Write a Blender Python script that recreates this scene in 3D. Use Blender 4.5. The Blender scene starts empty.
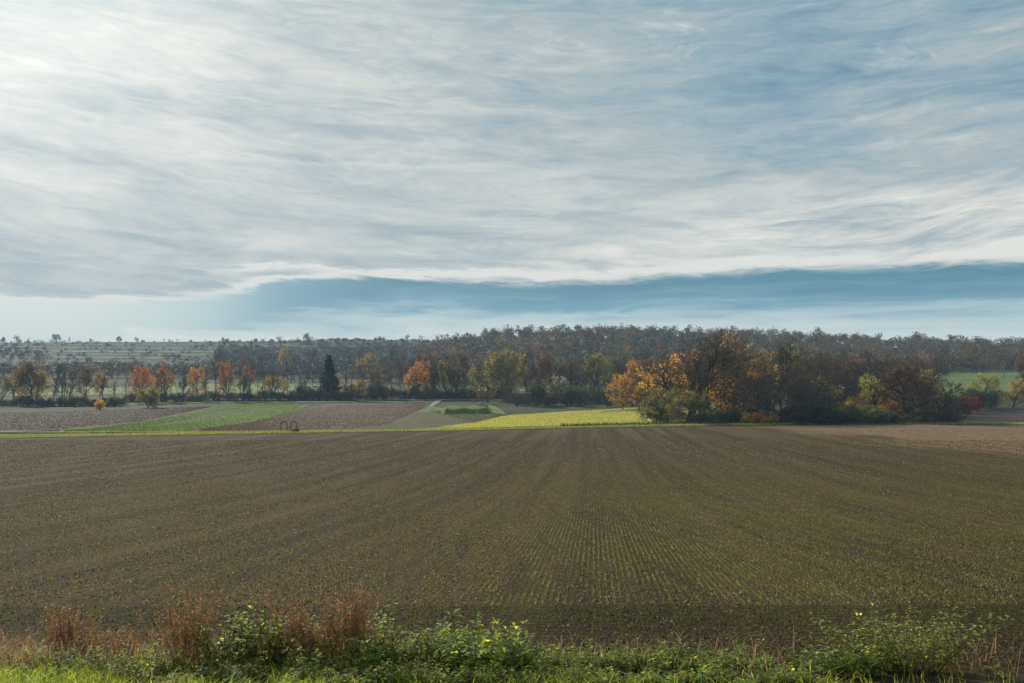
import bpy, math, random
import numpy as np
R = math.radians
rng = np.random.default_rng(7)
random.seed(7)
sc = bpy.context.scene
COL = sc.collection
CAMZ, H, F, CX = 1.6, 390.0, 995.0, 512.0

# ------------------------------------------------------------------ terrain heights
def pchip(xs, ys):
    xs = np.asarray(xs, float); ys = np.asarray(ys, float)
    h = np.diff(xs); d = np.diff(ys) / h
    m = np.zeros(len(xs)); m[0] = d[0]; m[-1] = d[-1]
    for i in range(1, len(xs) - 1):
        if d[i-1] * d[i] > 0:
            w1 = 2*h[i] + h[i-1]; w2 = h[i] + 2*h[i-1]
            m[i] = (w1 + w2) / (w1/d[i-1] + w2/d[i])
    def f(x):
        x = np.clip(np.asarray(x, float), xs[0], xs[-1])
        i = np.clip(np.searchsorted(xs, x) - 1, 0, len(xs) - 2)
        t = (x - xs[i]) / h[i]
        return ((2*t**3 - 3*t**2 + 1)*ys[i] + (t**3 - 2*t**2 + t)*h[i]*m[i] + (-2*t**3 + 3*t**2)*ys[i+1] + (t**3 - t**2)*h[i]*m[i+1])
    return f
near = pchip([0, 3, 6, 7.5, 9, 10.5, 12, 13, 17, 27.6, 40, 60, 100, 140, 175, 220, 300],
             [1.6, 1.65, 2.2, 2.75, 3.08, 3.28, 3.42, 3.5, 3.70, 4.3, 4.95, 5.76, 6.4, 6.75, 7.0, 7.12, 7.0])
KY = [220, 300, 380, 450, 520, 600, 750, 900, 1050, 1200, 1400, 2000, 3200]
KX = [-800, 0, 100, 200, 320, 430, 500, 560, 650, 780, 900, 1024, 1800]
L0 = [422, 413, 406, 396, 388, 380, 368, 358, 349, 342.5, 343, 352, 366]
KT = [L0, L0,
      [422, 412, 404, 395, 388, 380, 368, 358, 349, 342, 343, 352, 366],
      [422, 411, 401, 393, 387, 380, 368, 358, 349, 341.5, 343, 352, 366],
      [422, 411, 400, 392, 387, 380, 368, 358, 349, 341, 342, 352, 366],
      [422, 411, 400, 393, 388, 379, 366, 353, 346, 341, 342, 352, 366],
      [422, 410, 400, 393, 388, 376, 357, 341, 343, 345, 347, 354, 366],
      [422, 410, 400, 393, 388, 376, 355, 339, 342, 344, 347, 354, 366],
      [422, 410, 400, 393, 387, 375, 354, 338, 341, 344, 347, 354, 366],
      [422, 411, 400, 391, 384, 373, 356, 343, 344, 346, 348, 354, 366],
      [422, 412, 398, 386, 378, 371, 361, 348, 349, 350, 351, 355, 366],
      [422, 412, 396, 384, 374, 369, 363, 352, 353, 354, 355, 357, 366],
      [422, 412, 396, 384, 374, 369, 363, 354, 355, 356, 357, 359, 366]]
KF = [pchip(KY, row) for row in KT]
def height(X, Y):
    X = np.asarray(X, float); Y = np.asarray(Y, float)
    X, Y = np.broadcast_arrays(X, Y)
    Yc = np.maximum(Y, 0)
    D = near(np.minimum(Yc, 300))
    Yf = np.clip(Y, 220, 3200)
    px = np.clip(CX + F * X / np.maximum(Yf, 1), KX[0], KX[-1])
    vals = np.stack([f(Yf) for f in KF])
    i = np.clip(np.searchsorted(KX, px) - 1, 0, len(KX) - 2)
    kx = np.asarray(KX, float)
    t = (px - kx[i]) / (kx[i+1] - kx[i])
    ii = np.indices(px.shape)
    a = vals[(i,) + tuple(ii)]; b = vals[(i+1,) + tuple(ii)]
    yp = a + (b - a) * t
    Df = (yp - H) / F * Yf
    w = np.clip((Yc - 205) / 30, 0, 1); w = w*w*(3 - 2*w)
    return CAMZ - (D * (1 - w) + Df * w)
def gz(x, y): return float(height(x, y))
_Ys = np.concatenate([np.arange(9, 60, .25), np.arange(60, 250, .5), np.arange(250, 1500, 1.0)])
def depth_at(px, py):
    """depth of the first ground point met along one direction of view"""
    u = (px - CX) / F
    z = height(u * _Ys, _Ys)
    yy = H + F * (CAMZ - z) / _Ys
    k = np.nonzero(yy <= py)[0]
    return float(_Ys[k[0]]) if len(k) else 1200.0
def at(px, py=None, Y=None):
    if Y is None: Y = depth_at(px, py)
    X = (px - CX) / F * Y
    return X, Y, gz(X, Y)

# ------------------------------------------------------------------ mesh building
class Geo:
    def __init__(s): s.V = []; s.T = []; s.TM = []; s.n = 0; s.Q = []; s.QM = []; s.C = []
    def verts(s, v, c=None):
        v = np.asarray(v, np.float32).reshape(-1, 3); b = s.n; s.V.append(v); s.n += len(v)
        if c is not None: s.C.append(np.asarray(c, np.float32).reshape(-1, 4))
        return b
    def tris(s, v, m=0, c=None):
        v = np.asarray(v, np.float32).reshape(-1, 3, 3); b = s.verts(v, c)
        s.T.append(b + np.arange(len(v)*3).reshape(-1, 3)); s.TM.append(np.full(len(v), m))
    def quads(s, v, m=0, c=None):
        v = np.asarray(v, np.float32).reshape(-1, 4, 3); b = s.verts(v, c)
        s.Q.append(b + np.arange(len(v)*4).reshape(-1, 4)); s.QM.append(np.full(len(v), m))
    def grid(s, P, m=0):
        P = np.asarray(P, np.float32); a, b_, _ = P.shape; b = s.verts(P)
        i, j = np.meshgrid(np.arange(a-1), np.arange(b_-1), indexing='ij')
        q = np.stack([i*b_+j, i*b_+j+1, (i+1)*b_+j+1, (i+1)*b_+j], -1).reshape(-1, 4) + b
        s.Q.append(q); s.QM.append(np.full(len(q), m))
    def tube(s, pts, rad, sides=6, m=0, cap=True):
        pts = np.asarray(pts, float); n = len(pts)
        t = np.gradient(pts, axis=0); t /= np.linalg.norm(t, axis=1, keepdims=True) + 1e-9
        ref = np.array([0.3, 0.9, 0.1]) if abs(t[0][2]) > .8 else np.array([0, 0, 1.])
        rings = []
        for k in range(n):
            a = np.cross(t[k], ref); a /= np.linalg.norm(a) + 1e-9; b = np.cross(t[k], a)
            th = np.arange(sides) * 2*np.pi/sides
            rings.append(pts[k] + rad[k] * (np.cos(th)[:, None]*a + np.sin(th)[:, None]*b))
        b0 = s.verts(np.concatenate(rings))
        q = []
        for k in range(n-1):
            for j in range(sides):
                j2 = (j+1) % sides
                q.append([b0+k*sides+j, b0+k*sides+j2, b0+(k+1)*sides+j2, b0+(k+1)*sides+j])
        s.Q.append(np.array(q)); s.QM.append(np.full(len(q), m))
        if cap:
            tr = [[b0+(n-1)*sides, b0+(n-1)*sides+j, b0+(n-1)*sides+j+1] for j in range(1, sides-1)]
            tr += [[b0, b0+j+1, b0+j] for j in range(1, sides-1)]
            s.T.append(np.array(tr)); s.TM.append(np.full(len(tr), m))
    def box(s, lo, hi, m=0):
        x0, y0, z0 = lo; x1, y1, z1 = hi
        c = np.array([[x0,y0,z0],[x1,y0,z0],[x1,y1,z0],[x0,y1,z0],[x0,y0,z1],[x1,y0,z1],[x1,y1,z1],[x0,y1,z1]])
        b = s.verts(c); f = np.array([[0,3,2,1],[4,5,6,7],[0,1,5,4],[1,2,6,5],[2,3,7,6],[3,0,4,7]]) + b
        s.Q.append(f); s.QM.append(np.full(6, m))
    def mesh(s, name, mats, smooth=False):
        me = bpy.data.meshes.new(name)
        V = np.concatenate(s.V) if s.V else np.zeros((0, 3), np.float32)
        me.vertices.add(len(V)); me.vertices.foreach_set('co', V.ravel())
        T = np.concatenate(s.T) if s.T else np.zeros((0, 3), int)
        Q = np.concatenate(s.Q) if s.Q else np.zeros((0, 4), int)
        me.loops.add(T.size + Q.size)
        me.loops.foreach_set('vertex_index', np.concatenate([T.ravel(), Q.ravel()]).astype(np.int32))
        me.polygons.add(len(T) + len(Q))
        ls = np.concatenate([np.arange(len(T))*3, T.size + np.arange(len(Q))*4]).astype(np.int32)
        me.polygons.foreach_set('loop_start', ls)
        mi = np.concatenate([np.concatenate(s.TM) if s.TM else np.zeros(0), np.concatenate(s.QM) if s.QM else np.zeros(0)]).astype(np.int32)
        for m in mats: me.materials.append(m)
        me.polygons.foreach_set('material_index', mi)
        if smooth: me.polygons.foreach_set('use_smooth', np.ones(len(mi), bool))
        me.update(calc_edges=True); me.validate()
        if s.C:
            c = np.concatenate(s.C)
            if len(c) == len(V):
                a = me.color_attributes.new('tint', 'FLOAT_COLOR', 'POINT'); a.data.foreach_set('color', c.ravel())
        return me

def link(name, data, parent=None, loc=(0, 0, 0), rz=0, scale=None, color=None):
    o = bpy.data.objects.new(name, data); COL.objects.link(o)
    if parent: o.parent = parent
    o.location = loc; o.rotation_euler = (0, 0, rz)
    if scale is not None: o.scale = scale
    if color is not None: o.color = (*color, 1)
    return o
def tag(o, label=None, cat=None, group=None, kind=None):
    if label: o['label'] = label
    if cat: o['category'] = cat
    if group: o['group'] = group
    if kind: o['kind'] = kind
    return o

# ------------------------------------------------------------------ materials
class NT:
    def __init__(s, tree): s.t = tree; s.n = tree.nodes; s.l = tree.links
    def node(s, ty, **kw):
        n = s.n.new(ty)
        for k, v in kw.items(): setattr(n, k, v)
        return n
    def put(s, sock, v):
        if isinstance(v, bpy.types.NodeSocket): s.l.new(v, sock)
        elif v is not None:
            if hasattr(sock.default_value, '__len__') and not hasattr(v, '__len__'): v = (v,)*len(sock.default_value)
            if hasattr(sock.default_value, '__len__') and len(sock.default_value) == 4 and len(v) == 3: v = (*v, 1)
            sock.default_value = v
    def m(s, op, a, b=None, c=None, clamp=False):
        n = s.node('ShaderNodeMath', operation=op, use_clamp=clamp); s.put(n.inputs[0], a)
        if b is not None: s.put(n.inputs[1], b)
        if c is not None: s.put(n.inputs[2], c)
        return n.outputs[0]
    def comb(s, x, y, z):
        n = s.node('ShaderNodeCombineXYZ'); s.put(n.inputs[0], x); s.put(n.inputs[1], y); s.put(n.inputs[2], z); return n.outputs[0]
    def sep(s, v):
        n = s.node('ShaderNodeSeparateXYZ'); s.put(n.inputs[0], v); return n.outputs
    def noise(s, vec, scale, detail=4, rough=.55, dist=0.0, col=False):
        n = s.node('ShaderNodeTexNoise'); s.put(n.inputs['Vector'], vec); s.put(n.inputs['Scale'], scale)
        n.inputs['Detail'].default_value = detail; n.inputs['Roughness'].default_value = rough; n.inputs['Distortion'].default_value = dist
        return n.outputs['Color' if col else 'Fac']
    def ss(s, v, a, b, lo=0.0, hi=1.0):
        n = s.node('ShaderNodeMapRange', interpolation_type='SMOOTHSTEP'); s.put(n.inputs[0], v)
        s.put(n.inputs[1], a); s.put(n.inputs[2], b); s.put(n.inputs[3], lo); s.put(n.inputs[4], hi); return n.outputs[0]
    def mix(s, f, a, b, ty='MIX'):
        n = s.node('ShaderNodeMix', data_type='RGBA', blend_type=ty); s.put(n.inputs[0], f); s.put(n.inputs[6], a); s.put(n.inputs[7], b); return n.outputs[2]
    def ramp(s, f, stops, interp='LINEAR'):
        n = s.node('ShaderNodeValToRGB'); s.put(n.inputs[0], f); r = n.color_ramp; r.interpolation = interp
        while len(r.elements) < len(stops): r.elements.new(.5)
        for e, (p, c) in zip(r.elements, stops): e.position = p; e.color = (*c, 1) if len(c) == 3 else c
        return n.outputs[0]
def new_mat(name):
    m = bpy.data.materials.new(name); m.use_nodes = True; m.node_tree.nodes.clear(); return m, NT(m.node_tree)
def surface(t, col, rough=.9, bump=None, bstr=.5, bdist=.02, spec=.2, transl=None, tcol=None):
    out = t.node('ShaderNodeOutputMaterial'); p = t.node('ShaderNodeBsdfPrincipled')
    t.put(p.inputs['Base Color'], col); t.put(p.inputs['Roughness'], rough); p.inputs['Specular IOR Level'].default_value = spec
    if bump is not None:
        b = t.node('ShaderNodeBump'); t.put(b.inputs['Height'], bump); b.inputs['Strength'].default_value = bstr; b.inputs['Distance'].default_value = bdist
        t.l.new(b.outputs[0], p.inputs['Normal'])
    if transl:
        tr = t.node('ShaderNodeBsdfTranslucent'); t.put(tr.inputs[0], tcol if tcol is not None else col)
        mx = t.node('ShaderNodeMixShader'); mx.inputs[0].default_value = transl
        t.l.new(p.outputs[0], mx.inputs[1]); t.l.new(tr.outputs[0], mx.inputs[2]); t.l.new(mx.outputs[0], out.inputs[0])
    else: t.l.new(p.outputs[0], out.inputs[0])
def pos(t): return t.node('ShaderNodeNewGeometry').outputs['Position']

def mat_field():
    m, t = new_mat('seeded_soil'); p = pos(t); x, y, z = t.sep(p)
    s = t.m('MULTIPLY_ADD', y, -.083, x)
    wob = t.noise(p, .35, 2)
    s1 = t.m('MULTIPLY_ADD', wob, .10, s)
    # seed rows, 12.5 cm apart
    row = t.m('COSINE', t.m('MULTIPLY', t.m('ADD', s1, 1.4), 2*math.pi/.125))
    row = t.ss(row, .1, .95)
    # headland rows run across
    rowh = t.ss(t.m('COSINE', t.m('MULTIPLY', t.m('MULTIPLY_ADD', x, .02, y), 2*math.pi/.25)), -.4, .8)
    head = t.ss(t.m('ADD', y, t.m('MULTIPLY', x, -.012)), 17.0, 17.15)
    # long streaks along the direction of work, one drill width and less
    st = t.noise(t.comb(s, t.m('MULTIPLY', y, .025), 0.0), .38, 3, .6)
    st2 = t.noise(t.comb(t.m('MULTIPLY', s, 2.2), t.m('MULTIPLY', y, .03), 4.0), .7, 3, .6)
    big = t.noise(p, .035, 3, .5)
    pa = t.m('MULTIPLY', t.m('PINGPONG', t.m('ADD', s, 1.4), 1.5), 1/1.5)       # 0 at the joins between drill passes
    join = t.ss(pa, .10, .0)
    fine = t.noise(p, 8.0, 5, .8); fine2 = t.noise(p, 30.0, 4, .8); mid = t.noise(p, 1.6, 4, .6)
    soil = t.ramp(t.m('ADD', t.m('MULTIPLY', fine, .55), t.m('MULTIPLY', fine2, .45)), [(.38, (.014, .010, .005)), (.47, (.068, .045, .021)), (.54, (.130, .088, .042)), (.63, (.29, .21, .11))])
    tone = t.ss(t.m('ADD', t.m('MULTIPLY', st, .6), t.m('MULTIPLY', st2, .4)), .36, .64)
    soil = t.mix(tone, t.mix(1.0, soil, (.50, .50, .50), 'MULTIPLY'), t.mix(1.0, soil, (1.36, 1.32, 1.22), 'MULTIPLY'))
    # greener towards the right and in bands
    gx = t.ss(t.m('MULTIPLY_ADD', y, -.10, x), -22.0, 30.0)
    gdens = t.m('ADD', t.m('MULTIPLY', gx, .42), t.m('MULTIPLY', t.ss(t.m('ADD', t.m('MULTIPLY', st, .6), t.m('MULTIPLY', big, .4)), .42, .62), .42))
    gdens = t.m('MULTIPLY', t.m('ADD', gdens, .14), t.ss(mid, .3, .62, .55, 1.15))
    rr = t.mix(head, rowh, t.m('ADD', t.m('MULTIPLY', row, .9), t.m('MULTIPLY', join, .6)))
    rr = t.m('MULTIPLY', t.m('MULTIPLY', rr, gdens), t.ss(t.noise(p, 16.0, 2, .6), .38, .6, .25, 1.1), clamp=True)
    green = t.ramp(t.noise(p, 22.0, 2), [(.35, (.07, .08, .022)), (.65, (.14, .155, .045))])
    soil = t.mix(head, t.mix(1.0, soil, (.66, .62, .58), 'MULTIPLY'), soil)
    c = t.mix(rr, soil, green)
    # bare pale patch in the far corner
    px_ = t.m('DIVIDE', x, t.m('MAXIMUM', y, 1.0))
    bare = t.m('MULTIPLY', t.ss(t.m('ADD', x, t.m('MULTIPLY', t.m('SUBTRACT', t.m('ADD', big, t.m('MULTIPLY', st, .6)), .8), 26.0)), 44.0, 54.0), t.ss(y, 80.0, 105.0))
    c = t.mix(bare, c, t.mix(t.ss(t.noise(p, 1.6, 5, .8), .36, .64), (.07, .044, .022), (.38, .27, .15)))
    bump = t.m('ADD', t.m('ADD', t.m('MULTIPLY', t.noise(p, 7.0, 6, .72), 1.0), t.m('MULTIPLY', t.noise(p, 30.0, 4, .75), .35)), t.m('MULTIPLY', row, -.06))
    surface(t, c, .95, bump, 1.0, .22, .1)
    return m
def mat_ground_simple(name, c1, c2, scale=.5, bs=.5, bd=.1, stripe=None, s2=None):
    m, t = new_mat(name); p = pos(t)
    n = t.m('ADD', t.m('MULTIPLY', t.noise(p, scale, 5, .65), .6), t.m('MULTIPLY', t.noise(p, scale*9, 4, .7), .4))
    x0, y0, z0 = t.sep(p)
    fur = t.m('ADD', t.m('MULTIPLY', t.noise(t.comb(t.m('MULTIPLY', x0, .8), t.m('MULTIPLY', y0, .05), 0.0), 1.0, 5, .75), .5), t.m('MULTIPLY', t.noise(t.comb(t.m('MULTIPLY', x0, .05), t.m('MULTIPLY', y0, .13), 3.0), 1.0, 4, .7), .5))
    n = t.m('ADD', t.m('MULTIPLY', n, .45), t.m('MULTIPLY', fur, .55))
    c = t.mix(t.ss(n, .40, .60), c1, c2)
    if stripe:
        dx, dy, per, k, cs = stripe
        x, y, z = t.sep(p)
        q = t.m('ADD', t.m('MULTIPLY', x, dx), t.m('MULTIPLY', y, dy))
        q = t.m('ADD', q, t.m('MULTIPLY', t.noise(p, .04, 2), per*2.0))
        w = t.ss(t.m('SINE', t.m('MULTIPLY', q, 2*math.pi/per)), -.3, .8)
        c = t.mix(t.m('MULTIPLY', w, k), c, cs)
    surface(t, c, .95, t.noise(p, 2.5, 5, .7), bs, bd, .1)
    return m
def mat_leaf(name='leaf', transl=.5, attr=False, var=.35, scale=1.0, fixed=None):
    m, t = new_mat(name)
    if fixed is not None: base = fixed
    elif attr:
        base = t.node('ShaderNodeAttribute', attribute_name='tint').outputs['Color']
    else: base = t.node('ShaderNodeObjectInfo').outputs['Color']
    p = pos(t)
    n = t.noise(p, scale, 3, .6); n2 = t.noise(p, scale*7, 2, .6)
    k = t.m('ADD', t.ss(n, .35, .65, 1-var, 1+var), t.ss(n2, .3, .7, -.25, .3))
    hs = t.node('ShaderNodeHueSaturation'); t.put(hs.inputs['Hue'], t.ss(n, .3, .7, .485, .515)); t.put(hs.inputs['Saturation'], 1.0)
    t.put(hs.inputs['Value'], k); t.put(hs.inputs['Color'], base)
    surface(t, hs.outputs[0], .6, spec=.25, transl=transl)
    return m
def mat_bark(name, c1, c2, scale=6.0):
    m, t = new_mat(name); p = t.node('ShaderNodeTexCoord').outputs['Object']
    x, y, z = t.sep(p)
    n = t.noise(t.comb(x, y, t.m('MULTIPLY', z, .2)), scale*8, 4, .7)
    surface(t, t.mix(t.ss(n, .3, .7), c1, c2), .95, n, .6, .02, .1)
    return m
M = {}
M['field'] = mat_field()
M['leaf'] = mat_leaf(transl=.5, scale=.6)
M['bark'] = mat_bark('bark', (.045, .036, .03), (.10, .082, .068))
M['twig'] = mat_bark('twig_bark', (.10, .074, .053), (.22, .165, .118))
M['ground'] = mat_ground_simple('valley_ground', (.025, .036, .014), (.07, .078, .032), .02)
M['margin'] = mat_ground_simple('margin_turf', (.06, .085, .018), (.15, .19, .035), .6)
M['brown_far'] = mat_ground_simple('stubble_soil', (.052, .036, .026), (.165, .12, .085), .15, stripe=(.35, 1, 9, .3, (.14, .115, .075)))
M['grey_brown'] = mat_ground_simple('fallow_soil', (.04, .033, .027), (.11, .088, .07), .12, stripe=(.2, 1, 7, .25, (.09, .09, .045)))
M['green_far'] = mat_ground_simple('winter_crop', (.045, .09, .015), (.13, .21, .035), .1, stripe=(.3, 1, 9, .35, (.10, .15, .05)))
M['green_dark'] = mat_ground_simple('rough_turf', (.04, .055, .02), (.075, .085, .035), .2)
M['fallow_green'] = mat_ground_simple('thin_crop', (.05, .052, .02), (.125, .125, .045), .15, stripe=(.2, 1, 6, .3, (.08, .07, .05)))
M['meadow'] = mat_ground_simple('meadow_turf', (.17, .18, .035), (.44, .42, .09), .25)
M['road'] = mat_ground_simple('farm_road', (.20, .19, .17), (.30, .28, .25), .5)
M['pale_green'] = mat_ground_simple('pasture', (.09, .14, .04), (.22, .28, .09), .05)
M['terrace'] = mat_ground_simple('terrace_turf', (.07, .09, .045), (.26, .30, .16), .03)
M['mound_shade_turf'] = mat_ground_simple('mound_shade_turf', (.045, .085, .025), (.12, .17, .045), .3)  # turf darkened to carry the shade of the mound's near side
M['plough'] = mat_ground_simple('shaded_plough', (.045, .032, .026), (.085, .062, .05), .2)  # brown soil with the shadow over the field put into its colour
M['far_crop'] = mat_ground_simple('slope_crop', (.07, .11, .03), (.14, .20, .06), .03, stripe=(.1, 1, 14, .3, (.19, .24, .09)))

# ------------------------------------------------------------------ the ground
g = Geo()
rowsY = np.concatenate([[-900, -300, -60, -10], np.arange(0, 14, .5), np.arange(14, 40, 1), np.arange(40, 240, 3), np.arange(240, 1300, 7), np.arange(1300, 3201, 60)])
us = np.linspace(-.85, .85, 260)
P = []
for Y in rowsY:
    e = max(Y, 14)
    xs = np.concatenate([-np.linspace(3200, .85*e + 1, 12) if .85*e < 3100 else -np.linspace(3200, .85*e+.1, 12)[:12], us*e, np.linspace(.85*e + 1, 3200, 12)])
    xs = np.sort(xs)
    P.append(np.stack([xs, np.full_like(xs, Y), height(xs, np.full_like(xs, Y)) - .05], -1))
g.grid(np.array(P)[:, ::1])
tag(link('ground', g.mesh('ground', [M['ground']], True)), kind='structure')

def sheet(name, cols, mat, lift=.0, n=90, k=14, kind='structure', bulge=0.0):
    """cols: (pixel column, near depth, far depth) laid out as a loft over the terrain"""
    c = np.array(cols, float); px = np.linspace(c[0, 0], c[-1, 0], n)
    a = np.interp(px, c[:, 0], c[:, 1]); b = np.interp(px, c[:, 0], c[:, 2])
    P = []
    for j in range(k):
        t = j/(k-1); Y = a + (b-a)*t; X = (px - CX)/F*Y
        P.append(np.stack([X, Y, height(X, Y) + lift + bulge*math.sin(math.pi*t)], -1))
    g = Geo(); g.grid(np.array(P))
    return tag(link(name, g.mesh(name, [mat], True)), kind=kind)
def ysheet(name, cols, mat, lift, **kw):
    """cols: (column, lower row, upper row)"""
    return sheet(name, [(x, depth_at(x, lo), depth_at(x, hi)) for x, lo, hi in cols], mat, lift, **kw)

EDGE = [(-700, 438.9), (0, 438.5), (256, 434), (456, 431), (656, 426.3), (760, 424.6), (856, 424.3), (1024, 424.6), (1700, 425)]
EDGE_Y = [(x, depth_at(x, y)) for x, y in EDGE]
def edge_depth(px): return float(np.interp(px, [e[0] for e in EDGE_Y], [e[1] for e in EDGE_Y]))
# seeded field: fine loft from the verge to its far edge
px = np.linspace(-700, 1750, 420)
ed = np.array([edge_depth(p) for p in px])
P = []
tt = np.concatenate([np.linspace(0, .25, 60)[:-1]**1.0, np.linspace(.25, 1, 60)])
for t in tt:
    Y = 11.8 + (ed - 11.8)*t**1.6; X = (px-CX)/F*Y
    P.append(np.stack([X, Y, height(X, Y)], -1))
g = Geo(); g.grid(np.array(P)); tag(link('field', g.mesh('field', [M['field']], True)), kind='structure')
# verge soil and turf
M['verge'] = mat_ground_simple('verge_soil', (.022, .017, .009), (.065, .05, .025), 3.0)
sheet('verge', [(-900, 5, 11.85), (1900, 5, 11.85)], M['verge'], .012, n=120, k=30)

# field margins and far fields
def marg(x): return edge_depth(x)
sheet('grass_strip', [(x, marg(x)-.02, marg(x)+6+max(0, (500-x)*.006)) for x in (-600, 0, 256, 456, 656, 856, 1024, 1600)], M['margin'], .06, n=200)
ysheet('stubble_field', [(-500, 432, 413), (0, 432, 413.5), (60, 430.6, 411), (90, 429, 410), (140, 422.5, 408.5), (190, 413.5, 407), (215, 407, 406.5)], M['grey_brown'], .05)
ysheet('winter_crop_strip', [(60, 432.2, 430.6), (90, 431.8, 429), (140, 429, 422.5), (190, 420, 413.5), (215, 414.5, 407), (250, 407.5, 404), (300, 404.2, 403)], M['green_far'], .06)
ysheet('rough_grass_line', [(130, 430.0, 429), (190, 421.8, 420), (215, 417, 414.5), (250, 409.5, 407.5), (300, 405.5, 404.2)], M['green_dark'], .07)
ysheet('winter_crop_field', [(90, 432.6, 432), (130, 432.4, 430), (190, 431.2, 421.8), (215, 428.5, 417), (250, 423, 409.5), (280, 416.5, 407), (300, 409, 405.5), (312, 405, 404.8)], M['green_far'], .06)
ysheet('ploughed_field', [(190, 432.0, 431.4), (215, 431.9, 428.6), (250, 431.5, 423), (280, 431.2, 416.5), (300, 430.9, 409), (330, 430.2, 404), (350, 429.0, 403.4), (390, 424.4, 403), (410, 419.5, 403), (424, 408, 403.2)], M['brown_far'], .06)
ysheet('thin_crop_field', [(300, 431.4, 430.9), (350, 431, 429.1), (390, 430, 424.5), (424, 429.2, 411), (450, 427.5, 414), (475, 423.5, 415), (500, 417, 415.8)], M['fallow_green'], .06)
ysheet('meadow', [(405, 430.6, 430.4), (440, 429.6, 428), (455, 429, 425), (475, 428.3, 423.3), (500, 427.6, 416.8), (512, 427.3, 415.2), (560, 426.2, 412.0), (610, 424.9, 409.5), (640, 424.3, 407), (665, 424, 406), (720, 423.6, 412)], M['meadow'], .07, n=160, k=30)
ysheet('bare_track', [(600, 413.2, 412.0), (620, 411.8, 409.6), (655, 410.3, 408)], M['brown_far'], .12)
ysheet('farm_road', [(-300, 402, 401.2), (200, 400.9, 400.3), (425, 400.3, 399.6), (700, 400.0, 399.4)], M['road'], .15, n=200, k=4)
sheet('track', [(x, depth_at(x, lo), depth_at(x, hi)) for x, lo, hi in ((429, 407.5, 406.8), (433, 406.8, 402.5), (437, 404.5, 400.4), (442, 401, 400.2))], M['road'], .16, n=40, k=8)
ysheet('pasture', [(-60, 397, 389), (90, 395, 387), (110, 394, 388), (150, 393.5, 384.5), (260, 393, 383.5), (330, 392, 383.8), (338, 391.6, 384)], M['pale_green'], .08)
ysheet('bare_slope', [(336, 391, 381.5), (352, 390, 380), (385, 389.5, 380.5), (392, 389, 383)], M['brown_far'], .09)
ysheet('far_pasture', [(465, 391, 378), (520, 391, 378), (560, 391, 377), (590, 391, 378)], M['pale_green'], .08)
ysheet('shaded_field', [(930, 423, 411), (975, 423.4, 408.5), (1010, 423.6, 407.5), (1100, 423.6, 407), (1500, 423.6, 407)], M['plough'], .07)
ysheet('slope_field', [(905, 398, 374.0), (930, 398, 372.8), (960, 398, 372), (1010, 398, 371.4), (1060, 398, 371), (1500, 398, 371)], M['far_crop'], .1)
ysheet('slope_margin', [(970, 371.9, 370.6), (1010, 371.3, 369.8), (1500, 371, 369.6)], M['brown_far'], .14)
M['hill'] = mat_ground_simple('hill_scrub_ground', (.010, .018, .010), (.040, .050, .024), .03)
ysheet('hillside', [(-300, 379, 342.9), (0, 379, 342.9), (100, 379, 342.6), (200, 379, 342.0), (320, 379, 341.5), (430, 378, 341.6)], M['hill'], .25, n=120, k=60)
ysheet('verge_line', [(-200, 408.6, 406.6), (60, 406.6, 404.6), (120, 405.2, 403.4), (200, 403.2, 402.0), (330, 402.6, 401.4), (420, 402.6, 401.6)], M['far_crop'], .10)
ysheet('field_track', [(-200, 433.3, 432.2), (0, 433.3, 432.2), (90, 433.2, 432.4), (200, 432.6, 432.0), (330, 431.6, 431.0), (420, 430.6, 430.2)], M['margin'], .13)
ysheet('fallow_slope', [(-200, 366, 348.5), (0, 366, 348.5), (36, 362, 350), (52, 356, 352)], M['grey_brown'], .4, n=60, k=20)
# terraces cut along the left hillside, each a tread and a darker bank
def terrace(x0, x1, y0, th, wob):
    xs = np.linspace(x0, x1, 9)
    cols = [(x, y0 + wob*math.sin((x-x0)/70) + th, y0 + wob*math.sin((x-x0)/70)) for x in xs]
    ysheet('hill_terrace', cols, M['terrace'], .5, n=60, k=4, bulge=.6)
for a in ((46, 300, 345.0, .5, .5), (66, 250, 347.9, .6, .7), (52, 222, 351.3, .8, .8), (70, 206, 354.2, .6, .9), (48, 172, 357.6, .8, .7), (70, 150, 361.8, .5, 1.0), (95, 150, 366.5, .9, .8), (-80, 60, 346.4, .5, .7), (260, 420, 346.0, .5, .6), (230, 330, 349.4, .4, .6)):
    terrace(*a)
# mound beside the track: grass ramp, shade of its near side deepened by the turf colour
def mound(name, x0, x1, Y0, Y1, hgt, mat, label, cat, lean=0.10, n=60, k=40):
    P = []
    for j in range(k):
        t = j/(k-1); row = []
        for i in range(n):
            s = i/(n-1); px_ = x0+(x1-x0)*s; Y = Y0+(Y1-Y0)*t; X = (px_-CX)/F*Y
            prof = min(1, t/lean)*(1 if t < .8 else (1-t)/.2); env = min(1, s/.12, (1-s)/.18)
            prof = prof*prof*(3-2*prof); env = env*env*(3-2*env)
            row.append((X, Y, gz(X, Y) - .1 + hgt*prof*env*(1+.12*math.sin(s*17+t*5)) ))
        P.append(row)
    g = Geo(); g.grid(np.array(P))
    return g.mesh(name, [mat], True)
ysheet('mound_lit_rim', [(417, 413.2, 412.8), (426, 413.0, 407.5), (434, 412.5, 406.4), (446, 411.0, 409.8)], M['far_crop'], .12, n=40)  # lighter green strips paint the sunlit rims of the mound
ysheet('mound_lit_rim', [(487, 411.5, 403.5), (495, 414.0, 406.5), (505, 415.4, 413.0)], M['far_crop'], .12, n=40)
o = link('grass_mound', mound('grass_mound', 440, 494, 274, 306, 1.6, M['mound_shade_turf'], '', ''))
tag(o, 'low green grass mound between the farm track and the bright meadow', 'mound')

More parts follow.
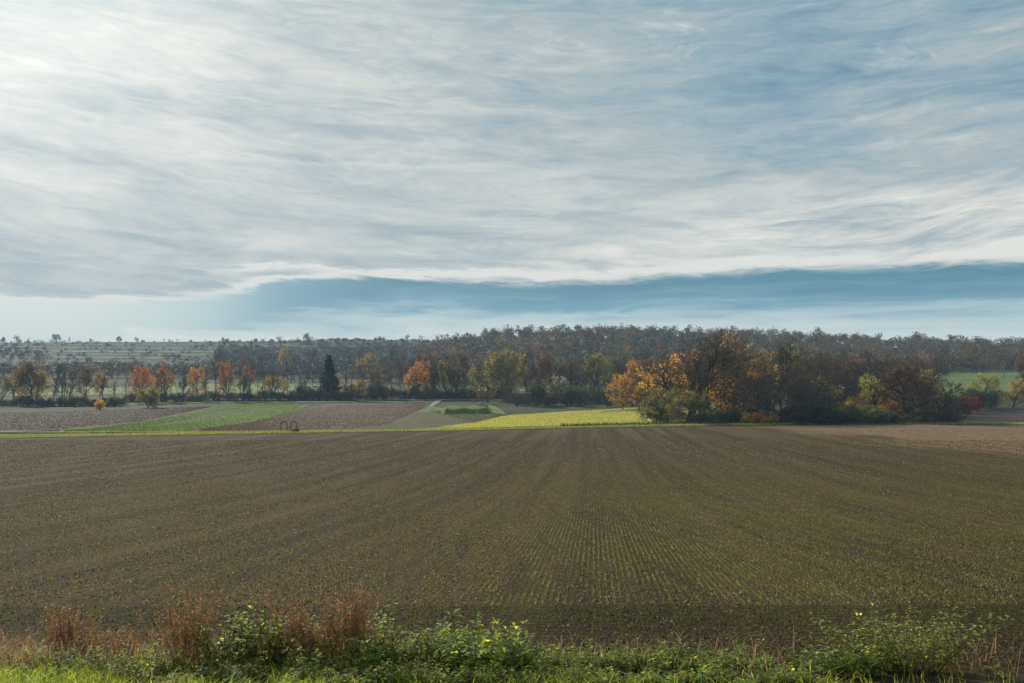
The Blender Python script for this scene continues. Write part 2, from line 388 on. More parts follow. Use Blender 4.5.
# ------------------------------------------------------------------ trees
def norm(v): return v/(np.linalg.norm(v)+1e-9)
def grow_tree(seed, stems=1, trunk=.25, spread=.55, levels=4, kids=(6, 6, 5, 4), L=.42, up=.25, leafsize=.022, leaves=0, twigw=.0016, r0=.022, leafdrop=0., lean=.08, ratio=.62, wob=.18, leaflow=0.0):
    """tree about 1 unit high: a Geo of the trunk and limbs, a Geo of the fine twigs and leaves"""
    rg = np.random.default_rng(seed); T = Geo(); C = Geo(); tips = []
    def branch(p, d, L, r, lv):
        n = 5 if lv < 2 else 3
        pts = [p]; dd = d
        for _ in range(n):
            dd = norm(dd + rg.normal(0, wob, 3) + np.array([0, 0, up*(.35 if lv == 0 else .16)]))
            pts.append(pts[-1] + dd*L/n)
        pts = np.array(pts); rad = np.linspace(r, r*(.5 if lv < 2 else .25), n+1)
        if lv <= 2: T.tube(pts, rad, [7, 5, 3][lv], 0)
        else:
            a = norm(np.cross(dd, rg.normal(size=3)))
            w = twigw*(1.4 if lv == 3 else 1.0)
            for i in range(n):
                wi = w*(1-.25*i)
                q = [pts[i]-a*wi, pts[i]+a*wi, pts[i+1]+a*wi*.8, pts[i+1]-a*wi*.8]; C.quads([q], 0)
        if lv >= levels:
            tips.append((pts[-1], dd)); tips.append((pts[1], dd)); return
        nk = kids[min(lv, len(kids)-1)]
        t0 = trunk if lv == 0 else .25
        for k in range(nk):
            t = t0 + (1-t0)*(k+rg.random()*.8)/nk
            i = min(int(t*n), n-1); q = pts[i] + (pts[i+1]-pts[i])*(t*n-i)
            az = k*2.4 + rg.random()*1.2; tan = norm(pts[i+1]-pts[i])
            a = norm(np.cross(tan, [0.31, .2, .9] if abs(tan[2]) < .9 else [1, .1, 0])); b = np.cross(tan, a)
            sp = spread*(1.25-.5*t)*(1+rg.normal()*.12)
            nd = norm(tan*math.cos(sp) + (a*math.cos(az)+b*math.sin(az))*math.sin(sp))
            branch(q, nd, L*ratio*(1.15-.5*t)*(.8+rg.random()*.4), r*(.62-.25*t), lv+1)
        tips.append((pts[-1], dd))
    for s in range(stems):
        if stems == 1: d = norm(np.array([rg.normal()*lean, rg.normal()*lean, 1])); p = np.zeros(3)
        else:
            a = s*2.4+rg.random(); d = norm(np.array([math.cos(a)*spread*.8, math.sin(a)*spread*.8, 1])); p = np.array([math.cos(a), math.sin(a), 0])*.02
        branch(p, d, L*(1.0 if stems == 1 else (.8+.4*rg.random())), r0*(1 if stems == 1 else .6), 0)
    if leaves:
        tp = np.array([a for a, _ in tips])
        ztop = tp[:, 2].max(); keep = (rg.random(len(tp)) > leafdrop) & (tp[:, 2] > leaflow*ztop)
        # drop whole clumps so that the crown has gaps
        ph = np.sin(tp[:, 0]*23+seed)+np.sin(tp[:, 1]*19+seed*2)+np.sin(tp[:, 2]*27+1)
        keep &= ph > -1.5 + leafdrop*1.2
        tp = tp[keep]; c = np.repeat(tp, leaves, 0) + rg.normal(0, .022, (len(tp)*leaves, 3))
        C.quads(leafquads(rg, c, leafsize), 1)
    return T, C
def leafquads(rg, c, size):
    n = len(c); a = rg.normal(size=(n, 3)); a /= np.linalg.norm(a, axis=1, keepdims=True)
    b = np.cross(a, rg.normal(size=(n, 3))); b /= np.linalg.norm(b, axis=1, keepdims=True)
    s = (size*(.6+.8*rg.random(n)))[:, None]
    return np.stack([c-a*s*.6, c-b*s*.35, c+a*s*.6, c+b*s*.35], 1)
def conifer(seed):
    rg = np.random.default_rng(seed); T = Geo(); C = Geo()
    T.tube([[0, 0, 0], [.004, 0, .5], [0, 0, 1]], [.016, .010, .002], 7)
    for z in np.arange(.13, .99, .028):
        R_ = .235*(1-z)**.75*(.75+.5*rg.random())+.012
        for k in range(8):
            a = rg.random()*6.3; l = R_*(.6+.55*rg.random()); d = np.array([math.cos(a), math.sin(a), -.12+.5*z])
            pts = np.array([[0, 0, z], d*l*.5+[0, 0, z], d*l+[0, 0, z-l*.05]]); T.tube(pts, [.004, .0025, .001], 3)
            n = int(40*l/.2)+6; tpos = rg.random(n)[:, None]
            c = pts[0] + (pts[2]-pts[0])*tpos + rg.normal(0, .014, (n, 3)) + np.array([0, 0, -.008])
            C.quads(leafquads(rg, c, .036), 1)
    return T, C
PROTO = {}
def make_proto(key, T, C):
    # normalise to unit height and unit half width
    allv = np.concatenate(T.V + C.V); hz = np.percentile(allv[:, 2], 99.3); hw = np.percentile(np.hypot(allv[:, 0], allv[:, 1]), 88)
    for G_ in (T, C): G_.V = [np.stack([v[:, 0]/(2*hw), v[:, 1]/(2*hw), v[:, 2]/hz], -1) for v in G_.V]
    PROTO[key] = (T.mesh(key+'_trunk', [M['bark']], True), C.mesh(key+'_crown', [M['twig'], M['leaf']]))
def P_(key, **kw): make_proto(key, *grow_tree(**kw))
P_('bareA', seed=1, trunk=.16, spread=.68, L=.55, kids=(8, 7, 6, 6), twigw=.0020, r0=.024, up=.16, ratio=.66)
P_('bareB', seed=2, trunk=.25, spread=.5, L=.72, kids=(9, 6, 6, 6), twigw=.0020, r0=.02, ratio=.5)
P_('bareC', seed=3, stems=4, trunk=.15, spread=.5, L=.55, kids=(6, 6, 5, 5), twigw=.0022, r0=.022, ratio=.6)
P_('poplar', seed=4, trunk=.3, spread=.36, L=.9, kids=(12, 5, 4, 4), twigw=.0024, r0=.016, up=.5, ratio=.34)
P_('thin', seed=5, trunk=.45, spread=.5, L=.85, kids=(9, 5, 4, 3), twigw=.0028, r0=.014, ratio=.36)
P_('sparse', seed=6, trunk=.22, spread=.65, L=.55, kids=(8, 6, 5, 5), leaves=2, leafdrop=.45, leafsize=.022, twigw=.0022, up=.15, ratio=.64)
P_('leafyA', seed=27, trunk=.3, spread=.8, L=.5, kids=(8, 6, 5, 5), leaves=2, leafdrop=.3, leafsize=.020, twigw=.002, up=.1, ratio=.62)
P_('leafyB', seed=38, trunk=.38, spread=.8, L=.52, kids=(9, 6, 5, 4), leaves=3, leafdrop=.3, leafsize=.020, twigw=.002, up=.08, ratio=.58)
P_('leafyL', seed=12, trunk=.18, spread=.72, L=.5, kids=(8, 7, 5, 5), leaves=2, leafdrop=.3, leafsize=.018, twigw=.0017, up=.1, ratio=.68)
P_('tallleaf', seed=9, trunk=.25, spread=.36, L=.9, kids=(12, 5, 4, 4), leaves=3, leafdrop=.15, leafsize=.026, up=.5, ratio=.36)
P_('shrubL', seed=10, stems=7, trunk=.1, spread=.6, L=.5, kids=(5, 5, 5, 4), leaves=3, leafsize=.03, twigw=.003, r0=.02, levels=3)
P_('shrubS', seed=11, stems=8, trunk=.1, spread=.65, L=.5, kids=(5, 5, 4, 3), leaves=1, leafdrop=.35, leafsize=.03, twigw=.003, r0=.02)
P_('shrubB', seed=13, stems=9, trunk=.1, spread=.7, L=.5, kids=(6, 5, 5, 4), twigw=.0026, r0=.018)
make_proto('conifer', *conifer(3))

TC = {'rust': (.50, .20, .04), 'orange': (.66, .32, .04), 'amber': (.78, .42, .04), 'yellow': (.72, .46, .05), 'olive': (.27, .25, .055), 'yg': (.46, .44, .07),
      'green': (.10, .135, .04), 'dark': (.06, .072, .03), 'brown': (.20, .11, .045), 'red': (.50, .05, .015), 'mustard': (.52, .33, .05), 'conifer': (.025, .045, .022),
      'grey': (.14, .13, .09), 'pink': (.42, .19, .06), 'redorange': (.66, .22, .05)}
def tree(kindname, proto, px, py, top, width, col, label, cat='tree', group=None, Y=None, rz=None, depthr=.85):
    """base on the terrain at (px, py); top row and width in the picture give its real size at that distance"""
    X, Y_, Z = at(px, py, Y)
    base_row = H + F*(CAMZ-Z)/Y_
    h = (base_row-top)/F*Y_; w = width/F*Y_
    sink = 2.2 if kindname == 'skyline_tree' else .12; h += sink
    r = link(kindname, None, loc=(X, Y_, Z-sink)); tag(r, label, cat, group)
    r.rotation_euler.z = 0
    t_, c_ = PROTO[proto]
    a = random.random()*6.28 if rz is None else rz
    for nm, me in (('trunk', t_), ('crown', c_)):
        nm2 = {'trunk': 'trunk', 'crown': 'crown'}[nm]
        if kindname in ('shrub', 'bush'): nm2 = {'trunk': 'stems', 'crown': 'foliage'}[nm]
        o = link(nm2, me, r, rz=a, scale=(w, w, h), color=TC[col] if isinstance(col, str) else col)
    return r

# --- the big copse at the field's far edge on the right
# hero trees (label, unique)
tree('yellow_tree', 'leafyL', 623, 410, 375, 26, 'amber', 'small slim yellow tree at the left end of the copse, over the bright meadow')
tree('yellow_tree', 'leafyB', 639, 411.5, 384, 24, 'yellow', 'low vivid yellow tree beside the meadow, just right of the slim yellow one')
tree('orange_tree', 'sparse', 661, 414, 356, 58, (.85, .48, .05), 'broad amber orange tree behind the grey green willows at the copse end')
tree('orange_tree', 'leafyL', 645, 407.6, 360, 40, 'orange', 'rusty orange tree rising over the vivid yellow tree')
tree('yellow_tree', 'shrubL', 652, 411, 386, 22, 'yellow', 'dense glowing yellow bush between the vivid yellow tree and the willow bush')
tree('willow_shrub', 'leafyL', 668, 423, 388, 44, 'olive', 'pale olive willow bush nearest the meadow, at the copse end', 'bush')
tree('willow_shrub', 'leafyA', 686, 424, 391, 38, 'olive', 'olive green willow bush under the widest bare tree', 'bush')
tree('bare_tree', 'bareA', 690, 422, 332, 108, 'brown', 'widest bare dark tree of the copse with limbs fanning up from a short trunk', rz=.4)
tree('bare_tree', 'bareC', 706, 421, 342, 74, 'brown', 'bare many stemmed tree close behind the widest bare tree')
tree('golden_tree', 'sparse', 748, 420, 336, 74, (.50, .30, .05), 'tall golden brown tree with thin foliage in the middle of the copse')
tree('golden_tree', 'leafyL', 735, 421, 372, 52, 'amber', 'lower amber tree in front of the tall golden brown one')
tree('orange_tree', 'sparse', 712, 418, 352, 60, 'amber', 'amber tree seen through the limbs of the widest bare tree')
tree('bare_tree', 'bareB', 770, 419, 338, 60, 'brown', 'bare tree standing right behind the tall golden brown tree')
tree('bare_shrub', 'shrubB', 778, 423, 362, 86, 'brown', 'big rounded mass of bare dark twigs right of the golden trees', 'bush', rz=1)
tree('bare_shrub', 'shrubB', 812, 423, 372, 60, 'brown', 'bare twiggy thicket left of the small yellow green trees', 'bush')
tree('green_tree', 'leafyA', 800, 412, 349, 44, 'olive', 'tall olive green tree behind the rounded mass of bare twigs')
tree('yellow_green_tree', 'sparse', 828, 421, 378, 34, 'yg', 'small yellow green tree with a thin crown left of the rusty shrubs')
tree('yellow_green_tree', 'leafyA', 846, 422, 396, 34, 'mustard', 'low mustard yellow tree among the dark thicket')
tree('dark_bush', 'shrubL', 814, 424, 403, 62, 'dark', 'dark green dome shaped bush low at the edge of the field', 'bush')
tree('dark_bush', 'shrubL', 848, 424, 410, 40, 'green', 'low green brown bush beside the dome shaped dark bush', 'bush')
tree('bare_tree', 'bareB', 838, 418, 352, 60, 'brown', 'slender bare tree behind the small yellow green tree')
tree('bare_tree', 'bareA', 884, 418, 350, 84, 'brown', 'tall bare spreading tree above the rust red shrubs')
tree('yellow_green_tree', 'sparse', 878, 422, 375, 36, 'yg', 'olive yellow tree with upright twigs behind the rust red shrubs')
tree('rusty_shrub', 'shrubL', 889, 421.5, 398, 34, 'rust', 'rust red shrub under the tall bare spreading tree', 'bush')
tree('rusty_shrub', 'shrubL', 862, 422, 404, 26, 'rust', 'smaller russet shrub left of the rust red one', 'bush')
tree('bare_tree', 'sparse', 906, 422.5, 364, 72, (.13, .08, .04), 'brown oak with a few dead leaves and a pale trunk near the field edge')
tree('dark_bush', 'shrubL', 880, 424, 409, 26, 'green', 'small rounded green bush left of the pale trunk', 'bush')
tree('dark_bush', 'shrubL', 893, 424, 412, 14, 'dark', 'smallest dark green bush left of the pale trunk', 'bush')
tree('bare_tree', 'bareC', 932, 423.5, 374, 62, 'brown', 'rounded bare dark tree at the right end of the copse', rz=2)
tree('bare_tree', 'sparse', 925, 422, 371, 44, 'olive', 'thin olive topped tree behind the rounded bare tree')
tree('bare_shrub', 'shrubB', 955, 423, 392, 30, 'brown', 'bare brown bush between the rounded bare tree and the red shrub', 'bush')
tree('red_shrub', 'shrubL', 969, 414, 395, 23, 'red', 'bright red shrub on the margin of the dark field', 'bush')
tree('olive_tree', 'leafyL', 983, 408, 374, 36, 'yg', 'yellow olive tree in front of the green slope, beyond the red shrub')
tree('dark_bush', 'shrubS', 976, 410, 389, 28, 'green', 'dark bush at the foot of the yellow olive tree', 'bush')
tree('dark_bush', 'shrubS', 990, 409, 391, 24, 'dark', 'dark bush right of the yellow olive tree foot', 'bush')
tree('yellow_shrub', 'sparse', 1012, 408, 386, 32, 'mustard', 'mustard yellow bush at the right edge before the green slope', 'bush')
tree('yellow_shrub', 'sparse', 1030, 408, 380, 34, 'mustard', 'taller mustard bush cut off by the right edge of the photo', 'bush')
tree('brown_tree', 'leafyB', 1022, 391, 352, 30, 'brown', 'dark brown tree up the green slope at the right edge')
tree('yellow_shrub', 'shrubL', 746, 424, 412, 12, 'yellow', 'small glowing yellow shrub at the foot of the golden trees', 'bush')
tree('yellow_shrub', 'shrubL', 758, 424, 411, 15, 'orange', 'small orange shrub beside the pale hut', 'bush')
tree('yellow_shrub', 'shrubL', 773, 424, 411.5, 9, 'yellow', 'tiny bright yellow shrub under the rounded bare twigs', 'bush')
# understory and back rows of the copse
rr = random.Random(4)
for i in range(22):
    x = rr.uniform(650, 950); tree('bare_tree', rr.choice(['bareA', 'bareB', 'bareC', 'sparse']), x, rr.uniform(409, 417), rr.uniform(346, 366) + max(0, (x-780))*.06, rr.uniform(40, 66), 'brown' if rr.random() < .8 else 'mustard',
        'bare brown tree crowded into the back of the copse', 'tree', 'bare trees in the back of the copse')
for i in range(20):
    x = 655 + i*15.5 + rr.uniform(-4, 4)
    if 738 < x < 766: x -= 26
    tree('dark_bush', rr.choice(['shrubL', 'shrubS', 'shrubB']), x, rr.uniform(421.5, 423.8), rr.uniform(405, 413), rr.uniform(22, 36), rr.choice(['dark', 'green', 'brown', 'olive']),
        'low dark scrubby bush along the foot of the copse', 'bush', 'low bushes along the foot of the copse')
# --- belt of trees and scrub along the road, middle of the picture
mid = [('bare_tree', 'sparse', 383, 399, 368, 26, 'brown', 'thin brown tree left of the rust orange tree in the road belt'),
 ('rusty_tree', 'leafyA', 416, 399, 362, 24, 'orange', 'rust orange round topped tree in the road belt'),
 ('brown_tree', 'sparse', 436, 398, 351, 40, 'brown', 'big brown tree with a round top right of the rust orange tree'),
 ('brown_tree', 'sparse', 455, 397, 352, 34, 'brown', 'brown tree standing behind the slim pale green poplar'),
 ('poplar', 'tallleaf', 447, 399, 361, 15, 'yg', 'slim pale green poplar in the road belt'),
 ('olive_tree', 'leafyA', 487, 400, 351, 42, (.34, .30, .06), 'broad yellow green tree left of the two that share a top'),
 ('olive_tree', 'leafyL', 508, 400, 353, 36, (.32, .24, .05), 'mustard green tree pressed against the broad yellow green one'),
 ('olive_tree', 'tallleaf', 527, 399, 355, 22, (.36, .32, .07), 'narrow pale yellow green tree in the middle of the road belt'),
 ('brown_tree', 'sparse', 556, 400, 352, 40, 'brown', 'brown half bare tree left of the dark one in the road belt'),
 ('brown_tree', 'bareC', 575, 400, 355, 36, 'brown', 'dark bare many stemmed tree in the road belt'),
 ('olive_tree', 'leafyA', 600, 400, 353, 32, 'olive', 'olive tree closest to the small slim yellow tree'),
 ('brown_tree', 'bareB', 540, 399, 358, 30, 'brown', 'bare tree right of the narrow pale yellow green tree'),
 ('brown_tree', 'bareA', 625, 399, 356, 40, 'brown', 'bare tree behind the small slim yellow tree'),
 ('white_shrub', 'shrubS', 560, 402, 377, 16, (.45, .42, .34), 'pale whitish seed topped shrub in the road belt'),
 ('conifer', 'conifer', 329, 399, 356, 15, 'conifer', 'dark green conifer standing alone in the row along the road'),
 ('redorange_tree', 'leafyL', 143, 403, 367, 21, 'redorange', 'brightest red orange tree in the row along the road'),
 ('red_brown_tree', 'sparse', 166, 402, 366, 24, 'pink', 'broad red brown tree just right of the brightest red orange tree'),
 ('olive_shrub', 'shrubL', 148, 408, 386, 19, 'olive', 'olive bush in front of the brightest red orange tree'),
 ('orange_tree', 'leafyL', 197, 401, 367, 18, 'orange', 'small orange tree midway in the roadside row'),
 ('pale_tree', 'poplar', 214, 400, 357, 13, 'pink', 'tall slim bare tree right of the small orange tree'),
 ('orange_tree', 'leafyL', 227, 401, 362, 17, 'rust', 'red orange round headed tree on a thin trunk in the roadside row'),
 ('red_brown_tree', 'sparse', 250, 400, 364, 13, 'pink', 'narrow red brown tree beside the round headed red orange one'),
 ('orange_bush', 'leafyL', 277, 400, 376, 30, 'mustard', 'wide yellow orange bush in the roadside row'),
 ('dark_bush', 'shrubL', 305, 400, 384, 24, 'dark', 'dark evergreen bush between the wide yellow orange bush and the conifer'),
 ('small_tree', 'leafyA', 338, 399, 375, 8, 'orange', 'very small orange leaved tree just right of the conifer'),
 ('yellow_bush', 'shrubL', 100, 410, 399, 11, 'amber', 'little yellow bush alone in the dark roadside verge'),
 ('autumn_tree', 'leafyA', 30, 405, 361, 34, 'brown', 'brown tree with orange patches in the cluster at the left edge'),
 ('autumn_tree', 'leafyL', 38, 405, 370, 28, 'mustard', 'yellow leaved tree low in the cluster at the left edge'),
 ('bare_tree', 'bareB', 52, 405, 362, 20, 'brown', 'tall bare tree in the middle of the cluster at the left'),
 ('bare_tree', 'bareC', 66, 405, 365, 24, 'brown', 'dense bare tree of several stems in the cluster at the left'),
 ('autumn_tree', 'sparse', 86, 404, 366, 22, 'brown', 'half bare tree at the right end of the left hand cluster'),
 ('autumn_tree', 'sparse', 12, 405, 368, 24, 'mustard', 'thin yellowish tree second from the left edge'),
 ('bare_tree', 'bareC', 0, 405, 370, 24, 'brown', 'bare hazy tree cut off by the left edge of the photo')]
for a in mid:
    tree(a[0], a[1], a[2], a[3], a[4], a[5], a[6], a[7], 'bush' if 'shrub' in a[0] or 'bush' in a[0] else 'tree')
for x, top, w in ((183, 368, 8), (190, 372, 7), (205, 374, 6), (241, 366, 8), (258, 368, 7), (265, 366, 7), (295, 372, 7), (312, 374, 6), (345, 372, 8), (352, 376, 7), (362, 370, 10), (372, 366, 12), (392, 370, 10), (400, 366, 12)):
    tree('slim_tree', 'thin', x, 400.5, top, w, 'brown', 'slim bare tree on a thin trunk in the row along the road', 'tree', 'slim bare trees along the road')
for i in range(22):
    x = 405 + i*11 + rr.uniform(-4, 4)
    tree('belt_tree', rr.choice(['bareA', 'bareB', 'bareC', 'sparse', 'tallleaf']), x, rr.uniform(394, 398.5), rr.uniform(358, 372), rr.uniform(20, 34), rr.choice(['brown', 'brown', 'olive', 'mustard']),
        'hazy bare tree filling the belt behind the road', 'tree', 'trees filling the belt behind the road')
for i in range(40):
    x = 350 + i*7.2 + rr.uniform(-3, 3)
    tree('hedge_bush', rr.choice(['shrubL', 'shrubS', 'shrubB', 'shrubL']), x, rr.uniform(402.5, 407.0) if x > 500 else rr.uniform(398.5, 399.5), rr.uniform(383, 392), rr.uniform(14, 24), rr.choice(['dark', 'dark', 'brown', 'green', 'olive']),
        'dark bush in the hedge below the belt of trees', 'bush', 'dark bushes below the belt of trees')
for i in range(48):
    x = -8 + i*7.6 + rr.uniform(-2, 2)
    b = 406.5 if x < 120 else 402.0 if x < 200 else 400.6
    tree('hedge_bush', rr.choice(['shrubL', 'shrubS', 'shrubB']), x, b, b-rr.uniform(7, 11), rr.uniform(11, 17), rr.choice(['dark', 'dark', 'brown', 'green']),
        'low dark hedge bush along the roadside embankment', 'bush', 'low hedge bushes along the roadside embankment')
for i in range(30):
    x = 96 + i*9.6 + rr.uniform(-4, 4)
    tree('row_tree', rr.choice(['thin', 'poplar', 'sparse', 'bareB', 'bareC']), x, rr.uniform(399.5, 401), rr.uniform(368, 380), rr.uniform(8, 17), rr.choice(['brown', 'brown', 'grey', 'mustard']),
        'faint bare tree between the coloured trees of the roadside row', 'tree', 'faint bare trees of the roadside row')
# bare trees on the lower slope of the left hill
for i in range(46):
    x = rr.uniform(205, 470); Yd = rr.uniform(560, 760)
    X, Yd, Z = at(x, None, Yd); b = H + F*(CAMZ-Z)/Yd
    tree('hillside_tree', rr.choice(['poplar', 'thin', 'bareB', 'bareA', 'sparse']), x, None, b-rr.uniform(15, 26), rr.uniform(9, 18), rr.choice(['brown', 'brown', 'grey', 'mustard']),
        'tall hazy bare tree on the lower slope of the hill', 'tree', 'hazy bare trees on the lower slope of the hill', Y=Yd)
# lone trees on the skyline
for x, top, w, pr, lab in ((2, 337.5, 9, 'leafyA', 'dark tree on the skyline at the very left edge'), (17, 335.5, 9, 'bareA', 'airy bare tree on the skyline, second from the left edge'), (27, 338, 6, 'bareB', 'smaller bare tree close to the airy one on the skyline'),
        (57, 334.5, 14, 'leafyL', 'largest lone round tree on the left skyline'), (68, 337, 6, 'bareB', 'little bare tree right of the largest lone skyline tree'), (92, 338.8, 7, 'bareA', 'small faint tree alone on the skyline'),
        (119, 336.8, 9, 'leafyA', 'dark twin topped tree on the skyline'), (137, 337.2, 7, 'bareA', 'bare tree right of the dark twin topped skyline tree'), (143, 340, 5, 'shrubL', 'tiny bush right of the bare skyline tree'), (164, 338.6, 4, 'bareB', 'faint narrow tree on the skyline above the terraces'),
        (191, 340.0, 4, 'shrubL', 'tiny speck like tree on the bare skyline'), (226, 340.0, 6, 'shrubL', 'low dark bush alone on the flat skyline'), (256, 338.8, 6, 'leafyA', 'low round tree alone on the flat skyline'), (306, 333.6, 9, 'leafyA', 'flat topped lone tree standing tallest on the middle skyline'),
        (407, 334.5, 7, 'bareA', 'bare tree on the skyline just before the wood begins')):
    tree('skyline_tree', pr, x, None, top-.5, w*.72, 'dark', lab, Y=1175)
for x in (322, 331, 338, 345, 351, 357, 362, 370, 377, 382, 390, 396, 402, 412, 418):
    tree('skyline_bush', 'shrubL', x, None, rr.uniform(337.2, 339.8), rr.uniform(5, 9), 'dark', 'dark bush in the broken line along the middle skyline', 'bush', 'bushes along the middle skyline', Y=1190)
# small bushes on the grass strip
tree('bush', 'shrubL', 295.5, None, 428.6, 9, 'dark', 'small dark bush at the foot of the right hand arch', 'bush', Y=edge_depth(295)+3)
tree('bush', 'shrubL', 341, None, 429.8, 6, 'dark', 'small dark bush alone on the thin grass strip', 'bush', Y=edge_depth(341)+3)
tree('bush', 'leafyL', 488, None, 391, 24, 'brown', 'brown bush right behind the rubble heap', 'bush', Y=345)

# ------------------------------------------------------------------ the distant wood: one mass
def wood(name, seed, n, test, hh, ww, palette, quads=150, qs=.95):
    rg = np.random.default_rng(seed); g = Geo(); k = 0
    cs, cols = [], []
    pts = []
    while len(pts) < n:
        px_ = rg.uniform(*test['x']); Y = rg.uniform(*test['Y'])
        if test['ok'](px_, Y, rg): pts.append((px_, Y))
    pts = np.array(pts); X = (pts[:, 0]-CX)/F*pts[:, 1]; Y = pts[:, 1]; Z = height(X, Y)
    for i in range(n):
        h = hh*(.50+.80*rg.random()**1.5); w = ww*(.65+.65*rg.random())
        if rg.random() < .05: h *= 1.25; w *= .75
        c = np.array(palette[rg.choice(len(palette), p=test['p'])])*(.75+.5*rg.random())
        lobes = rg.integers(4, 8); m_ = quads//lobes
        for _ in range(lobes):
            a = rg.random()*6.28; rr_ = w*.32*rg.random()**.5; zc = h*(.42+.42*rg.random()); lr = w*(.16+.14*rg.random())
            cc = np.array([X[i]+math.cos(a)*rr_, Y[i]+math.sin(a)*rr_, Z[i]+zc])
            d = rg.normal(size=(m_, 3)); d /= np.linalg.norm(d, axis=1, keepdims=True); rad = lr*(.55+.55*rg.random((m_, 1)))
            cs.append(cc + d*rad*[1, 1, .95]); cols.append(np.tile([*(c*(.85+.3*rg.random())), 1], (m_*4, 1)))
        # stem
        g.quads([[[X[i]-.16, Y[i], Z[i]-.3], [X[i]+.16, Y[i], Z[i]-.3], [X[i]+.12, Y[i], Z[i]+h*.7], [X[i]-.12, Y[i], Z[i]+h*.7]]], 0, np.tile([.06, .05, .045, 1], (4, 1)))
    g.quads(leafquads(rg, np.concatenate(cs), qs), 0, np.concatenate(cols))
    return tag(link(name, g.mesh(name, [M['wood']])), kind='stuff')
M['wood'] = mat_leaf('wood_leaf', .35, attr=True, var=.3, scale=.08)
pal = [(.17, .10, .045), (.105, .085, .055), (.105, .11, .038), (.27, .115, .035), (.22, .15, .045), (.026, .038, .018), (.22, .08, .035)]
left_edge = lambda Y: 440 + (Y-560)*.0
def ok_wood(px_, Y, rg):
    if Y > 700 and px_ < 424 + (910-Y)*.08: return False
    if Y <= 700 and px_ < 470: return False
    if px_ > 895 and Y < 545 + (px_-895)*.1: return False
    return True
wood('distant_wood', 3, 3600, {'x': (420, 1250), 'Y': (545, 930), 'ok': ok_wood, 'p': [.31, .25, .17, .05, .06, .13, .03]}, 12.0, 10.5, pal)
def ok_scrub(px_, Y, rg):
    if px_ < 215 and Y > 730: return rg.random() < .006
    if Y > 1020: return rg.random() < .22
    if px_ < 60 and Y > 700: return rg.random() < .1
    return Y > 640 or px_ > 200 or rg.random() < .5
wood('hill_brush', 9, 2600, {'x': (-80, 440), 'Y': (690, 1185), 'ok': (lambda a, b, r: (b < 800 or not 45 < a < 218 or r.random() < .22) and math.sin(b*.11)+math.sin(a*.05+b*.02)+r.normal()*.8 > -.1), 'p': [.15, .2, .25, .02, .03, .35, 0]}, 2.6, 6.0, [tuple(v*.8 for v in c) for c in pal], quads=30, qs=.9)
wood('hillside_scrub', 5, 1100, {'x': (-60, 480), 'Y': (610, 1170), 'ok': ok_scrub, 'p': [.2, .3, .2, .04, .06, .2, 0]}, 6.0, 8.0, [tuple(v*.75 for v in c) for c in pal], quads=70, qs=1.0)
# scrub tops along the terrace banks
def ok_bank(px_, Y, rg): return True

# ------------------------------------------------------------------ grasses and crops (stuff)
def blades(rg, X, Y, hgt, wid, lean=.35, segs=1, face=None):
    n = len(X); Z = height(X, Y); a = rg.random(n)*6.283
    dx, dy = np.cos(a), np.sin(a); b = rg.random(n)*6.283; h = hgt*(.5+.9*rg.random(n)); w = wid*(.7+.6*rg.random(n)); l = h*lean*(rg.random(n)+.2)
    p0 = np.stack([X-dx*w/2, Y-dy*w/2, Z-.01], -1); p1 = np.stack([X+dx*w/2, Y+dy*w/2, Z-.01], -1)
    if segs == 1:
        t = np.stack([X+np.cos(b)*l, Y+np.sin(b)*l, Z+h], -1); return np.stack([p0, p1, t], 1), None
    mx, my = X+np.cos(b)*l*.35, Y+np.sin(b)*l*.35
    m0 = np.stack([mx-dx*w*.42, my-dy*w*.42, Z+h*.6], -1); m1 = np.stack([mx+dx*w*.42, my+dy*w*.42, Z+h*.6], -1)
    t = np.stack([X+np.cos(b)*l*1.3, Y+np.sin(b)*l*1.3, Z+h*(.75+.25*rg.random(n))], -1)
    return np.stack([m0, m1, t], 1), np.stack([p0, p1, m1, m0], 1)
def tints(rg, n, k, base, v=.3, hue=.2):
    c = np.array(base)*(1-v+2*v*rg.random((n, 1)))*(1+hue*(rg.random((n, 3))-.5)); c = np.concatenate([c, np.ones((n, 1))], 1)
    return np.repeat(c, k, 0)
M['crop'] = mat_leaf('crop_blade', .5, attr=True, var=.15, scale=1.0)
# seedlings in their drill rows
rg = np.random.default_rng(11)
g = Geo(); XS, YS = [], []
for k in range(-330, 420):
    s = -1.4 + .125*k + .0
    Yr = np.arange(17.2, 85, .045)
    keepp = np.interp(Yr, [17, 30, 45, 85], [1, .7, .45, .08])
    Yr = Yr[rg.random(len(Yr)) < keepp] ; Yr = Yr + rg.normal(0, .02, len(Yr)); Xr = s + .083*Yr + rg.normal(0, .009, len(Yr))
    gap = np.sin(Yr*1.7+k*1.3)+np.sin(Yr*.61+k*.7)+np.sin(Xr*.5+Yr*.23)
    dens = .25 + .6*np.clip((Xr - .05*Yr + 5)/8, 0, 1)*np.clip(1.1 - (Xr - .2*Yr)/12, .45, 1)
    ok = (np.abs(Xr/Yr) < .57) & (rg.random(len(Yr)) < dens*np.where(gap > -.4, 1, .3))
    XS.append(Xr[ok]); YS.append(Yr[ok])
X = np.concatenate(XS); Y = np.concatenate(YS)
print('seedlings', len(X))
for r_ in range(2):
    t_, _ = blades(rg, X+rg.normal(0, .006, len(X)), Y+rg.normal(0, .006, len(X)), .048, .014, .5)
    g.tris(t_, 0, tints(rg, len(X), 3, (.24, .25, .05), .45))
